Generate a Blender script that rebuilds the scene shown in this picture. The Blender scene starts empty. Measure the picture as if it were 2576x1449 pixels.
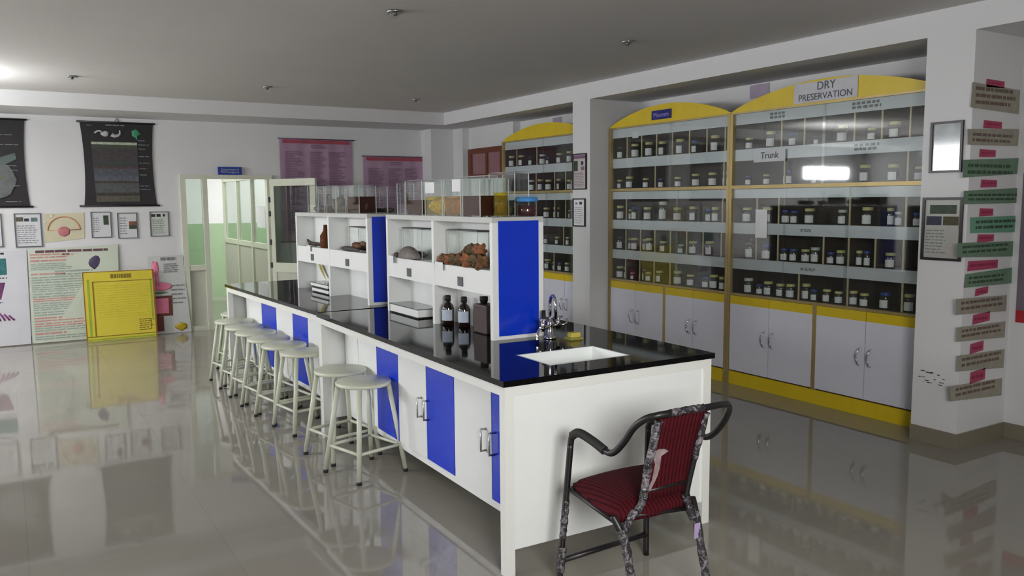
import bpy, bmesh, math, random
from mathutils import Vector, Matrix
random.seed(7)
C = bpy.context.scene.collection
V = Vector
PI = math.pi

# ------------------------------------------------------------------ materials
def lin(c):
    return tuple(((v/255)/12.92 if v/255 <= .04045 else ((v/255+.055)/1.055)**2.4) for v in c) + (1,)

def mat(name, rgb, rough=.5, metal=0, spec=.5, var=.06, scale=8, bump=0, bscale=40):
    m = bpy.data.materials.new(name); m.use_nodes = True
    nt = m.node_tree; b = nt.nodes['Principled BSDF']
    b.inputs['Roughness'].default_value = rough
    b.inputs['Metallic'].default_value = metal
    b.inputs['Specular IOR Level'].default_value = spec
    tc = nt.nodes.new('ShaderNodeTexCoord')
    n = nt.nodes.new('ShaderNodeTexNoise'); n.inputs['Scale'].default_value = scale
    n.inputs['Detail'].default_value = 3
    r = nt.nodes.new('ShaderNodeValToRGB')
    c = lin(rgb)
    r.color_ramp.elements[0].position = .3; r.color_ramp.elements[1].position = .7
    r.color_ramp.elements[0].color = tuple(v*(1-var) for v in c[:3])+(1,)
    r.color_ramp.elements[1].color = tuple(min(1, v*(1+var)) for v in c[:3])+(1,)
    nt.links.new(tc.outputs['Object'], n.inputs['Vector'])
    nt.links.new(n.outputs['Fac'], r.inputs['Fac'])
    nt.links.new(r.outputs['Color'], b.inputs['Base Color'])
    if bump:
        n2 = nt.nodes.new('ShaderNodeTexNoise'); n2.inputs['Scale'].default_value = bscale
        bp = nt.nodes.new('ShaderNodeBump'); bp.inputs['Strength'].default_value = bump
        nt.links.new(tc.outputs['Object'], n2.inputs['Vector'])
        nt.links.new(n2.outputs['Fac'], bp.inputs['Height'])
        nt.links.new(bp.outputs['Normal'], b.inputs['Normal'])
    return m

def glass(name, tint=(235, 240, 238), refl=1.0, rough=.02, ior=1.45, haze=None):
    """thin clear pane: tinted transparency with a Fresnel reflection"""
    m = bpy.data.materials.new(name); m.use_nodes = True
    nt = m.node_tree; nt.nodes.clear()
    out = nt.nodes.new('ShaderNodeOutputMaterial')
    tr = nt.nodes.new('ShaderNodeBsdfTransparent'); tr.inputs[0].default_value = lin(tint)
    gl = nt.nodes.new('ShaderNodeBsdfGlossy'); gl.inputs['Roughness'].default_value = rough
    gl.inputs['Color'].default_value = (refl, refl, refl, 1)
    lw = nt.nodes.new('ShaderNodeLayerWeight'); lw.inputs['Blend'].default_value = .5
    pw = nt.nodes.new('ShaderNodeMath'); pw.operation = 'POWER'; pw.inputs[1].default_value = 5
    f0 = ((ior-1)/(ior+1))**2
    ma = nt.nodes.new('ShaderNodeMath'); ma.operation = 'MULTIPLY_ADD'; ma.inputs[1].default_value = 1-f0; ma.inputs[2].default_value = f0
    mx = nt.nodes.new('ShaderNodeMixShader')
    nt.links.new(lw.outputs['Facing'], pw.inputs[0]); nt.links.new(pw.outputs[0], ma.inputs[0])
    nt.links.new(ma.outputs[0], mx.inputs[0])
    nt.links.new(tr.outputs[0], mx.inputs[1]); nt.links.new(gl.outputs[0], mx.inputs[2])
    last = mx
    if haze:
        df = nt.nodes.new('ShaderNodeBsdfDiffuse'); df.inputs[0].default_value = lin(haze[0])
        m2 = nt.nodes.new('ShaderNodeMixShader'); m2.inputs[0].default_value = haze[1]
        nt.links.new(mx.outputs[0], m2.inputs[1]); nt.links.new(df.outputs[0], m2.inputs[2]); last = m2
    nt.links.new(last.outputs[0], out.inputs[0])
    return m

def floor_mat():
    m = mat('polished_tile', (152, 148, 138), .045, spec=.55, var=.05, scale=1.3)
    nt = m.node_tree; b = nt.nodes['Principled BSDF']
    tc = nt.nodes.new('ShaderNodeTexCoord')
    br = nt.nodes.new('ShaderNodeTexBrick'); br.offset = 0
    br.inputs['Scale'].default_value = 1.0
    br.inputs['Brick Width'].default_value = .8; br.inputs['Row Height'].default_value = .8
    br.inputs['Mortar Size'].default_value = .0022
    br.inputs['Color1'].default_value = (1, 1, 1, 1); br.inputs['Color2'].default_value = (.97, .97, .97, 1)
    br.inputs['Mortar'].default_value = (.86, .86, .86, 1)
    mx = nt.nodes.new('ShaderNodeMix'); mx.data_type = 'RGBA'; mx.blend_type = 'MULTIPLY'
    mx.inputs[0].default_value = 1
    src = b.inputs['Base Color'].links[0].from_socket
    nt.links.new(tc.outputs['Object'], br.inputs['Vector'])
    nt.links.new(src, mx.inputs[6]); nt.links.new(br.outputs['Color'], mx.inputs[7])
    nt.links.new(mx.outputs[2], b.inputs['Base Color'])
    n = nt.nodes.new('ShaderNodeTexNoise'); n.inputs['Scale'].default_value = .9; n.inputs['Detail'].default_value = 1
    bp = nt.nodes.new('ShaderNodeBump'); bp.inputs['Strength'].default_value = .007; bp.inputs['Distance'].default_value = .3
    nt.links.new(tc.outputs['Object'], n.inputs['Vector']); nt.links.new(n.outputs['Fac'], bp.inputs['Height'])
    nt.links.new(bp.outputs['Normal'], b.inputs['Normal'])
    return m

def fabric_mat():
    m = mat('maroon_striped_fabric', (74, 15, 24), .85, spec=.15, var=.12, scale=60)
    nt = m.node_tree; b = nt.nodes['Principled BSDF']
    tc = nt.nodes.new('ShaderNodeTexCoord')
    w = nt.nodes.new('ShaderNodeTexWave'); w.wave_type = 'BANDS'; w.bands_direction = 'X'
    w.inputs['Scale'].default_value = 17; w.inputs['Distortion'].default_value = .2
    r = nt.nodes.new('ShaderNodeValToRGB')
    r.color_ramp.elements[0].color = (.38, .34, .36, 1); r.color_ramp.elements[0].position = .12
    r.color_ramp.elements[1].color = (1, 1, 1, 1); r.color_ramp.elements[1].position = .34
    mx = nt.nodes.new('ShaderNodeMix'); mx.data_type = 'RGBA'; mx.blend_type = 'MULTIPLY'; mx.inputs[0].default_value = 1
    src = b.inputs['Base Color'].links[0].from_socket
    nt.links.new(tc.outputs['Object'], w.inputs['Vector']); nt.links.new(w.outputs['Fac'], r.inputs['Fac'])
    nt.links.new(src, mx.inputs[6]); nt.links.new(r.outputs['Color'], mx.inputs[7])
    nt.links.new(mx.outputs[2], b.inputs['Base Color'])
    return m

def wrap_mat():
    m = bpy.data.materials.new('torn_plastic_wrap'); m.use_nodes = True
    nt = m.node_tree; b = nt.nodes['Principled BSDF']
    b.inputs['Roughness'].default_value = .25; b.inputs['Specular IOR Level'].default_value = .7
    tc = nt.nodes.new('ShaderNodeTexCoord')
    n = nt.nodes.new('ShaderNodeTexNoise'); n.inputs['Scale'].default_value = 30; n.inputs['Detail'].default_value = 4; n.inputs['Distortion'].default_value = 1.2
    r = nt.nodes.new('ShaderNodeValToRGB')
    r.color_ramp.elements[0].position = .48; r.color_ramp.elements[0].color = (.025, .022, .026, 1)
    r.color_ramp.elements[1].position = .78; r.color_ramp.elements[1].color = (.36, .33, .36, 1)
    bp = nt.nodes.new('ShaderNodeBump'); bp.inputs['Strength'].default_value = .8; bp.inputs['Distance'].default_value = .02
    nt.links.new(tc.outputs['Object'], n.inputs['Vector']); nt.links.new(n.outputs['Fac'], r.inputs['Fac'])
    nt.links.new(r.outputs['Color'], b.inputs['Base Color'])
    nt.links.new(n.outputs['Fac'], bp.inputs['Height']); nt.links.new(bp.outputs['Normal'], b.inputs['Normal'])
    return m

M = dict(
    wall=mat('white_wall_paint', (224, 224, 225), .75, spec=.2, var=.015, scale=1.5),
    ceil=mat('white_ceiling_paint', (222, 219, 217), .85, spec=.1, var=.015, scale=1.2),
    floor=floor_mat(),
    skirt=mat('taupe_skirting', (134, 127, 110), .35, var=.05),
    alum=mat('cream_aluminium', (214, 217, 198), .4, var=.03),
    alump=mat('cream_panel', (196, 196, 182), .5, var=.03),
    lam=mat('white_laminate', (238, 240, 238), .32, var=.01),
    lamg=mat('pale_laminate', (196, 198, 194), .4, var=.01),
    rail=mat('white_steel', (232, 233, 228), .3, var=.01),
    blue=mat('blue_laminate', (14, 56, 204), .22, var=.03),
    granite=mat('black_granite', (16, 15, 16), .05, spec=.24, var=.35, scale=120),
    stool=mat('cream_white_steel', (206, 209, 190), .38, var=.02),
    rubber=mat('dark_rubber', (32, 32, 30), .7, var=.05),
    steel=mat('brushed_steel', (190, 188, 184), .3, metal=1, var=.05),
    chrome=mat('chrome', (215, 212, 215), .1, metal=1, var=.02),
    porc=mat('white_porcelain', (236, 240, 238), .15, var=.01),
    yellow=mat('yellow_laminate', (222, 194, 36), .38, var=.04),
    gold=mat('gold_trim', (176, 156, 106), .4, metal=.45, var=.06),
    cab=mat('lilac_grey_laminate', (222, 224, 236), .4, var=.015),
    fascia=mat('grey_fascia', (216, 221, 227), .45, var=.03),
    dark=mat('dark_cabinet_lining', (58, 42, 36), .6, var=.15, scale=4),
    wood=mat('pale_wood_divider', (206, 188, 148), .55, var=.08, scale=20),
    pane=glass('clear_pane', (232, 238, 234), .95),
    cpane=glass('cabinet_pane', (249, 251, 250), 1.0, .035, 1.6, ((150, 160, 150), .015)),
    jarg=glass('jar_glass', (226, 228, 218), 1.0, .05, 1.5, ((120, 115, 98), .06)),
    boxg=glass('museum_jar_glass', (252, 254, 253), 1.0, .03, 1.4, ((215, 222, 220), .008)),
    lidy=mat('pale_yellow_lid', (200, 194, 132), .45, var=.05),
    lidb=mat('blue_lid', (34, 62, 140), .4, var=.05),
    lidw=mat('white_lid', (206, 208, 202), .45, var=.03),
    lidd=mat('dark_lid', (56, 56, 58), .45, var=.05),
    lidp=mat('pink_lid', (196, 120, 124), .45, var=.05),
    lidsky=mat('sky_blue_lid', (70, 140, 206), .3, var=.03),
    paper=mat('white_paper', (236, 236, 238), .8, spec=.1, var=.03),
    drug1=mat('brown_crude_drug', (60, 44, 32), .9, var=.4, scale=50),
    drug2=mat('olive_crude_drug', (76, 70, 44), .9, var=.4, scale=50),
    drug3=mat('dark_crude_drug', (36, 32, 30), .9, var=.4, scale=50),
    ink=mat('black_ink', (34, 36, 44), .7, var=.02),
    inkg=mat('grey_print', (128, 132, 134), .8, var=.05),
    inkr=mat('red_print', (200, 146, 138), .8, var=.05),
    inkgr=mat('green_print', (158, 172, 163), .8, var=.05),
    inkw=mat('white_print', (190, 192, 192), .8, var=.04),
    inkp=mat('mauve_print', (132, 104, 132), .8, var=.06),
    frame=mat('black_frame', (38, 32, 34), .35, var=.05),
    framegrey=mat('grey_frame', (84, 88, 94), .4, var=.05),
    iron=mat('black_painted_tube', (26, 22, 24), .38, var=.08),
    fabric=fabric_mat(), wrap=wrap_mat(),
    sign=mat('blue_sign', (34, 64, 160), .35, var=.03),
    signd=mat('navy_sign', (34, 36, 120), .3, var=.03),
    amber=mat('dark_amber_glass', (26, 16, 14), .06, spec=.8, var=.1),
    brownp=mat('brown_bottle_plastic', (52, 28, 24), .5, var=.06),
    pink=mat('pink_paint', (234, 132, 166), .7, var=.12, scale=14),
    brown=mat('brown_paint', (112, 62, 52), .7, var=.08),
    yel2=mat('bright_yellow_sheet', (216, 200, 60), .55, var=.03),
    green=mat('green_dado_paint', (158, 182, 148), .5, var=.02),
    redwood=mat('red_brown_wood', (112, 60, 40), .5, var=.1),
    black=mat('matt_black', (18, 18, 18), .7, var=.1),
)

# ------------------------------------------------------------------ geometry helpers
def smooth_path(pts, n=6):
    pts = [V(p) for p in pts]; out = []
    for i in range(len(pts)-1):
        p0 = pts[max(i-1, 0)]; p1 = pts[i]; p2 = pts[i+1]; p3 = pts[min(i+2, len(pts)-1)]
        for k in range(n):
            t = k/n
            out.append(.5*((2*p1)+(p2-p0)*t+(2*p0-5*p1+4*p2-p3)*t*t+(3*p1-p0-3*p2+p3)*t**3))
    out.append(pts[-1]); return out

class MB:
    def __init__(s): s.bm = bmesh.new(); s.mi = 0
    def pbox(s, o, ex, ey, ez):
        o, ex, ey, ez = V(o), V(ex), V(ey), V(ez)
        vs = [s.bm.verts.new(o+ex*i+ey*j+ez*k) for k in (0, 1) for j in (0, 1) for i in (0, 1)]
        for f in ((0, 2, 3, 1), (4, 5, 7, 6), (0, 1, 5, 4), (2, 6, 7, 3), (0, 4, 6, 2), (1, 3, 7, 5)):
            fc = s.bm.faces.new([vs[q] for q in f]); fc.material_index = s.mi
        return s
    def box(s, x0, x1, y0, y1, z0, z1):
        return s.pbox((x0, y0, z0), (x1-x0, 0, 0), (0, y1-y0, 0), (0, 0, z1-z0))
    def tube(s, pts, r, seg=10, r2=None, caps=True):
        pts = [V(p) for p in pts]; n = len(pts); rings = []
        t = (pts[1]-pts[0]).normalized()
        a = V((0, 0, 1)) if abs(t.z) < .9 else V((1, 0, 0))
        u = t.cross(a).normalized()
        for i, p in enumerate(pts):
            if i == 0: t = pts[1]-pts[0]
            elif i == n-1: t = pts[-1]-pts[-2]
            else: t = (pts[i+1]-p).normalized()+(p-pts[i-1]).normalized()
            t = t.normalized(); u = (u-t*u.dot(t)).normalized(); w = t.cross(u)
            if callable(r): rr = r(i/(n-1))
            else: rr = r if r2 is None else r+(r2-r)*i/(n-1)
            rings.append([s.bm.verts.new(p+(u*math.cos(2*PI*k/seg)+w*math.sin(2*PI*k/seg))*rr) for k in range(seg)])
        for a_, b_ in zip(rings, rings[1:]):
            for k in range(seg):
                f = s.bm.faces.new((a_[k], a_[(k+1) % seg], b_[(k+1) % seg], b_[k])); f.smooth = True; f.material_index = s.mi
        if caps:
            for q in (list(reversed(rings[0])), rings[-1]):
                f = s.bm.faces.new(q); f.material_index = s.mi
        return s
    def lathe(s, prof, seg=20, c=(0, 0, 0), sx=1, sy=1, flat=True):
        c = V(c); rings = []
        for r, z in prof:
            if r < 1e-6: rings.append([s.bm.verts.new(c+V((0, 0, z)))])
            else: rings.append([s.bm.verts.new(c+V((r*sx*math.cos(2*PI*k/seg), r*sy*math.sin(2*PI*k/seg), z))) for k in range(seg)])
        for a_, b_ in zip(rings, rings[1:]):
            for k in range(seg):
                k2 = (k+1) % seg
                q = ([a_[0]] if len(a_) == 1 else [a_[k], a_[k2]]) + ([b_[0]] if len(b_) == 1 else [b_[k2], b_[k]])
                if len(set(q)) > 2:
                    f = s.bm.faces.new(q); f.smooth = True; f.material_index = s.mi
        return s
    def poly(s, pts):
        f = s.bm.faces.new([s.bm.verts.new(V(p)) for p in pts]); f.material_index = s.mi
        return s
    def prism(s, pts, d):
        a = [s.bm.verts.new(V(p)) for p in pts]; b = [s.bm.verts.new(V(p)+V(d)) for p in pts]; n = len(a)
        for q in (list(reversed(a)), b): s.bm.faces.new(q).material_index = s.mi
        for k in range(n): s.bm.faces.new((a[k], a[(k+1) % n], b[(k+1) % n], b[k])).material_index = s.mi
        return s
    def lump(s, c, rx, ry, rz, jag=.25, seed=0, sub=2):
        rnd = random.Random(seed); n0 = len(s.bm.verts)
        r = bmesh.ops.create_icosphere(s.bm, subdivisions=sub, radius=1)
        ph = [rnd.uniform(0, 6) for _ in range(6)]
        for v in r['verts']:
            k = 1+jag*(math.sin(3*v.co.x+ph[0])*math.cos(4*v.co.y+ph[1])+.6*math.sin(7*v.co.z+ph[2]+5*v.co.x))+rnd.uniform(-jag, jag)*.3
            v.co = V((v.co.x*rx*k, v.co.y*ry*k, v.co.z*rz*k))+V(c)
            for f in v.link_faces: f.smooth = True; f.material_index = s.mi
        return s
    def build(s, name, mats, parent=None, origin=None, world=True, bevel=0):
        bm = s.bm
        bmesh.ops.recalc_face_normals(bm, faces=bm.faces)
        if parent is not None and world:
            bmesh.ops.transform(bm, matrix=WM[parent.name].inverted(), verts=bm.verts)
        elif origin is not None:
            bmesh.ops.translate(bm, vec=-V(origin), verts=bm.verts)
        if bevel:
            bmesh.ops.bevel(bm, geom=[e for e in bm.edges if len(e.link_faces) == 2 and e.calc_face_angle(0) > .6], offset=bevel, segments=2, affect='EDGES', profile=.6)
        me = bpy.data.meshes.new(name); bm.to_mesh(me); bm.free()
        for m in (mats if isinstance(mats, (list, tuple)) else [mats]): me.materials.append(m)
        o = bpy.data.objects.new(name, me); C.objects.link(o)
        if parent is not None:
            o.parent = parent; WM[o.name] = WM[parent.name]
        else:
            if origin is not None: o.location = origin
            WM[o.name] = Matrix.Translation(V(origin) if origin is not None else V((0, 0, 0)))
        return o

WM = {}
def tag(o, label, cat=None, group=None, kind=None):
    o['label'] = label
    if cat: o['category'] = cat
    if group: o['group'] = group
    if kind: o['kind'] = kind
    return o
def thing(name, label, cat, loc=(0, 0, 0), rz=0, group=None, kind=None):
    o = bpy.data.objects.new(name, None); C.objects.link(o); o.empty_display_size = .05
    o.location = loc; o.rotation_euler = (0, 0, rz)
    WM[o.name] = Matrix.Translation(V(loc)) @ Matrix.Rotation(rz, 4, 'Z')
    return tag(o, label, cat, group, kind)
def struct(name, mb, m, label, cat, origin=None):
    return tag(mb.build(name, m, origin=origin), label, cat, kind='structure')
def dup(o, parent=None):
    c = o.copy(); C.objects.link(c)
    if parent: c.parent = parent
    for ch in o.children: dup(ch, c)
    return c

def text_mesh(body, size, parent, mtx, m, name='lettering', ext=.0015, shear=0, label=None):
    cu = bpy.data.curves.new('t', 'FONT'); cu.body = body; cu.size = size; cu.extrude = ext
    cu.align_x = 'CENTER'; cu.align_y = 'CENTER'; cu.shear = shear; cu.space_line = .8
    t = bpy.data.objects.new('t', cu); C.objects.link(t)
    dg = bpy.context.evaluated_depsgraph_get()
    me = bpy.data.meshes.new_from_object(t.evaluated_get(dg))
    bpy.data.objects.remove(t); bpy.data.curves.remove(cu)
    me.transform(mtx if parent is None else WM[parent.name].inverted() @ mtx)
    me.materials.clear(); me.materials.append(m); me.name = name
    o = bpy.data.objects.new(name, me); C.objects.link(o)
    if parent is not None: o.parent = parent; WM[o.name] = WM[parent.name]
    return o
# text planes: facing -Y (back wall), facing -X (right wall)
def face_y(x, y, z): return Matrix.Translation((x, y, z)) @ Matrix.Rotation(PI/2, 4, 'X')
def face_x(x, y, z): return Matrix.Translation((x, y, z)) @ Matrix.Rotation(-PI/2, 4, 'Z') @ Matrix.Rotation(PI/2, 4, 'X')

def dashes(mb, ox, x0, x1, z0, z1, rows, y, fill=.55, seed=1, ragged=.25, wmin=.02, wmax=.07, ax='y'):
    """broken rows of small print. ax: facing -Y at y, or facing -X at x=y (then x runs along -Y from ox)"""
    rnd = random.Random(seed); dz = (z1-z0)/rows
    for i in range(rows):
        zc = z1-dz*(i+.5); h = dz*fill/2; x = x0; xe = x1-rnd.uniform(0, ragged)*(x1-x0)
        while x < xe:
            w = min(rnd.uniform(wmin, wmax), xe-x)
            if ax == 'y': mb.box(x, x+w, y-.0012, y, zc-h, zc+h)
            else: mb.box(y-.0012, y, ox-x-w, ox-x, zc-h, zc+h)
            x += w+rnd.uniform(.006, .016)
    return mb
# ------------------------------------------------------------------ the room
CEIL = 2.765; YB = 10.87
struct('floor', MB().box(-4.6, 6.0, -3.6, 15.2, -.1, 0), M['floor'], 'glossy beige tiled floor mirroring the back wall', 'floor')
struct('ceiling', MB().box(-4.8, 6.1, -3.7, 15.2, CEIL, CEIL+.12), M['ceil'], 'plain flat grey-white ceiling with small spotlights', 'ceiling')
struct('wall_left', MB().box(-4.75, -4.6, -3.6, 15.2, 0, CEIL), M['wall'], 'white side wall outside the picture on the left', 'wall')
struct('wall_rear', MB().box(-4.6, 6.0, -3.75, -3.6, 0, CEIL), M['wall'], 'white wall behind the camera', 'wall')
w = MB().box(-4.6, 1.87, YB, YB+.14, 0, CEIL).box(3.0, 5.95, YB, YB+.14, 0, CEIL).box(1.87, 3.0, YB, YB+.14, 1.95, CEIL)
struct('wall_back', w, M['wall'], 'white back wall carrying charts and framed notices around a doorway', 'wall')
w = MB().box(5.62, 5.95, -3.6, 2.9, 0, CEIL).box(5.72, 5.95, 2.9, 9.1, 0, CEIL).box(5.61, 5.95, 9.1, YB, 0, CEIL)
w.box(5.51, 5.61, 10.28, YB, 0, 2.61)
struct('wall_right', w, M['wall'], 'white wall behind the tall specimen cabinets', 'wall')
def pillar(x0, x1, y0, y1, label):
    return struct('pillar', MB().box(x0, x1, y0, y1, 0, 2.605), M['wall'], label, 'pillar')
pillar(5.07, 5.62, 2.89, 3.2, 'white square pillar with paper strips pasted down one face')
pillar(5.07, 5.72, 6.752, 7.048, 'white square pillar between two display cabinets, two framed notices on it')
pillar(5.16, 5.51, 10.56, YB, 'shallow white pillar in the far corner of the room')
b = MB().box(5.07, 5.95, -3.6, YB, 2.605, CEIL).box(-4.6, 5.07, 9.97, YB, 2.605, CEIL)
struct('beam', b, M['wall'], 'white dropped beam along the back and right side of ceiling', 'beam')
sk = MB().box(5.06, 5.07, 2.89, 3.2, 0, .1).box(5.06, 5.61, 2.88, 2.89, 0, .1).box(5.61, 5.62, -3.6, 2.89, 0, .1)
struct('baseboard_right', sk, M['skirt'], 'taupe tile skirting round the foot of the nearest pillar', 'baseboard')
sk = MB().box(-4.6, 1.86, YB-.012, YB, 0, .1).box(3.05, 5.15, YB-.012, YB, 0, .1)
struct('baseboard_back', sk, M['skirt'], 'taupe tile skirting along the back wall', 'baseboard')
st = MB()
rnd = random.Random(3)
for _ in range(16):
    y = rnd.uniform(2.93, 3.15); z = .44+rnd.uniform(-.05, .03)
    st.box(5.0685, 5.07, y, y+rnd.uniform(.004, .03), z, z+rnd.uniform(.003, .008))
tag(st.build('scuff_mark', M['framegrey'], origin=(5.07, 3.05, .44)), 'grey scuff marks low on the white pillar by the strips', 'stain', kind='stuff')

# little room beyond the doorway
bw = MB().box(1.2, 5.2, 14.75, 14.85, 1.25, CEIL).box(1.2, 1.3, YB+.14, 14.75, 1.25, CEIL).box(5.1, 5.2, YB+.14, 14.75, 1.25, CEIL)
struct('wall_inner', bw, M['wall'], 'white upper wall of the small room through the doorway', 'wall')
bw = MB().box(1.2, 5.2, 14.74, 14.85, 0, 1.25).box(1.2, 1.31, YB+.14, 14.75, 0, 1.25).box(5.09, 5.2, YB+.14, 14.75, 0, 1.25)
struct('wall_inner_lower', bw, M['green'], 'pale green lower wall of the small room through the doorway', 'wall')
pt = thing('partition', 'cream aluminium partition with three glass panes seen through the doorway', 'partition', (3.08, 12.6, 0), kind='structure')
fr = MB(); ys = [11.36, 12.2, 13.05, 13.95]
for y in ys: fr.box(3.05, 3.11, y-.03, y+.03, 0, 1.98)
for z0, z1 in ((0, .06), (.96, 1.03), (1.93, 1.98)): fr.box(3.055, 3.105, 11.36, 13.95, z0, z1)
fr.build('frame', M['alum'], pt)
for i in range(3):
    MB().box(3.075, 3.085, ys[i]+.03, ys[i+1]-.03, .06, .96).build('panel', M['alump'], pt)
    MB().box(3.077, 3.083, ys[i]+.03, ys[i+1]-.03, 1.03, 1.93).build('pane', M['pane'], pt)
nt_ = MB().box(3.068, 3.074, 11.5, 11.95, 1.25, 1.55)
tag(nt_.build('notice', M['paper'], origin=(3.07, 11.7, 1.4)), 'white paper notice stuck on a partition pane inside the doorway', 'notice')

# door_1
d = thing('door_1', 'open cream aluminium glazed door and side light in the back wall', 'door', (2.45, YB, 0), kind='structure')
f = MB()
for x0, x1 in ((1.87, 1.935), (2.13, 2.19), (2.93, 3.0)): f.box(x0, x1, YB-.03, YB+.06, 0, 1.95)
f.box(1.935, 2.13, YB-.03, YB+.06, 1.9, 1.95).box(2.19, 2.93, YB-.03, YB+.06, 1.9, 1.95)
f.box(1.935, 2.13, YB-.025, YB+.05, .76, .825).box(1.935, 2.13, YB-.025, YB+.05, 0, .06)
f.build('frame', M['alum'], d)
MB().box(1.935, 2.13, YB+.01, YB+.02, .06, .76).build('panel', M['alump'], d)
MB().box(1.935, 2.13, YB+.012, YB+.016, .825, 1.9).build('side_pane', M['pane'], d)
h = V((2.96, YB-.035, 0)); ex = V((.5, -.866, 0)); ey = V((.866, .5, 0))*.035; up = V((0, 0, 1))
lw = .77
def lb(mb, a0, a1, z0, z1, t=1, off=0): mb.pbox(h+ex*a0+up*z0+ey*off, ex*(a1-a0), ey*t, up*(z1-z0))
lf = MB()
lb(lf, 0, .07, .03, 1.9); lb(lf, lw-.09, lw, .03, 1.9)
for z0, z1 in ((.03, .1), (.70, .82), (1.81, 1.9)): lb(lf, .07, lw-.09, z0, z1)
leaf = lf.build('door_leaf', M['alum'], d)
m_ = MB(); lb(m_, .07, lw-.09, .82, 1.81, .15, .4); m_.build('leaf_pane', M['pane'], leaf)
m_ = MB(); lb(m_, .07, lw-.09, .1, .70, .3, .3); m_.build('leaf_panel', M['alump'], leaf)
for z in (.3, .75, 1.05, 1.42, 1.6):
    MB().box(2.94, 2.965, YB-.045, YB-.03, z, z+.07).build('hinge', M['framegrey'], d)

s = thing('door_sign', 'small blue nameplate with two lines fixed above the doorway', 'sign', (2.47, YB-.02, 1.95))
MB().box(2.325, 2.615, YB-.045, YB-.03, 1.952, 2.05).build('plate', M['sign'], s)
text_mesh('Department of\nPharmacognosy', .036, s, face_y(2.47, YB-.047, 2.001), M['inkw'])

# brown wooden window beside the far cabinet
wn = thing('window_1', 'small red-brown wooden window high on the wall beside the far cabinet', 'window', (5.6, 9.8, 1.95), kind='structure')
f = MB().box(5.56, 5.61, 9.3, 10.22, 2.24, 2.31).box(5.56, 5.61, 9.3, 10.22, 1.9, 1.96)
for y in (9.3, 9.68, 10.12): f.box(5.56, 5.61, y, y+.1 if y > 10 else y+.06, 1.96, 2.24)
f.build('frame', M['redwood'], wn)
pk = mat('dusty_pink_pane', (150, 112, 116), .3, var=.06)
MB().box(5.575, 5.585, 9.36, 9.68, 1.96, 2.24).build('pane', pk, wn)
MB().box(5.575, 5.585, 9.74, 10.12, 1.96, 2.24).build('pane', pk, wn)

# ceiling spotlights
for x, y, lb_ in ((2.13, 4.83, 'glass ceiling spotlight in the middle of the top edge'), (.61, 8.67, 'leftmost ceiling spotlight, in the bright corner'),
             (2.35, 8.55, 'ceiling spotlight above the doorway'), (4.12, 8.81, 'ceiling spotlight near where the two beams meet'),
             (4.02, 4.89, 'ceiling spotlight nearest the tall cabinets')):
    t = thing('ceiling_spotlight', lb_, 'ceiling light', (x, y, CEIL), group='recessed ceiling spotlights')
    MB().lathe([(.022, CEIL), (.05, CEIL), (.052, CEIL-.008), (.044, CEIL-.014), (.03, CEIL-.012), (.022, CEIL)], 24, (x, y, 0)).build('trim_ring', M['steel'], t)
    MB().lathe([(.034, CEIL-.006), (.036, CEIL-.02), (.03, CEIL-.034), (.012, CEIL-.044), (0, CEIL-.046)], 16, (x, y, 0)).build('glass_lens', M['boxg'], t)
    MB().lathe([(.014, CEIL-.004), (.016, CEIL-.02), (.008, CEIL-.03), (0, CEIL-.031)], 12, (x, y, 0)).build('bulb', M['framegrey'], t)

# ------------------------------------------------------------------ lab benches
TH = .01575
def bench(loc, rz, L, W, near, label):
    """local: x across to the right, y along the bench away from the camera"""
    t = thing('lab_bench', label, 'lab bench', loc, rz)
    B = lambda: MB()
    def add(mb, name, m, par=None): return mb.build(name, m, par or t, world=False)
    R = .17; zb, zt = .145, .79
    c = B().box(R+.02, W-R-.02, .06, L-.06, zb, zt)
    c.box(R, R+.02, .05, L-.05, zb, zb+.045).box(W-R-.02, W-R, .05, L-.05, zb, zb+.045)
    add(c, 'cabinet_body', M['lam'])
    rl = B().box(0, .04, 0, L, .785, .829).box(W-.04, W, 0, L, .785, .829).box(.04, W-.04, 0, .04, .785, .829).box(.04, W-.04, L-.04, L, .785, .829)
    add(rl, 'top_rail', M['rail'])
    for x in (0, W-.045):
        for y in (0, L-.045):
            add(B().box(x, x+.045, y, y+.045, 0, .785), 'leg', M['rail'])
    e = B().box(.045, W-.045, .01, .03, .11, .785); add(e, 'end_panel', M['lam'])
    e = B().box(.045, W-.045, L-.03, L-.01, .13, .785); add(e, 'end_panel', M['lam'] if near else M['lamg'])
    x = R
    def door(y0, y1, m, hy, lab):
        o = add(B().box(x-.012, x, y0+.003, y1-.003, .19, .775), 'door', m)
        tag(o, lab)
        if hy is not None:
            hb = B().tube([(x-.012, hy, .415), (x-.04, hy, .415), (x-.04, hy, .52), (x-.012, hy, .52)], .006, 8)
            add(hb, 'handle', M['steel'], o)
    if near:
        door(.05, .40, M['blue'], .372, 'blue door'); door(.40, .79, M['lam'], .455, 'white door')
        door(.79, 1.13, M['blue'], 1.105, 'blue door'); door(1.13, 1.52, M['lam'], 1.19, 'white door')
        door(1.52, 1.86, M['blue'], None, 'blue door'); door(1.86, 2.19, M['lam'], None, 'white door'); door(2.19, L-.06, M['lam'], None, 'white door')
    else:
        door(.05, .38, M['lam'], None, 'white door'); door(.38, .70, M['lam'], None, 'white door'); door(.70, 1.05, M['blue'], None, 'blue door'); door(1.05, 1.47, M['lam'], None, 'white door')
        door(1.47, 1.88, M['blue'], None, 'blue door'); door(1.88, L-.06, M['lam'], None, 'white door')
    return t
N0 = (1.73, 2.89, 0); F0 = (1.792, 5.43, 0)
bench(N0, -TH, 2.5, 1.165, True, 'long white bench with blue doors, the end with the sink and chair')
bench(F0, .033, 2.42, 1.0, False, 'white and blue bench farther away, ending near the doorway')
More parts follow.
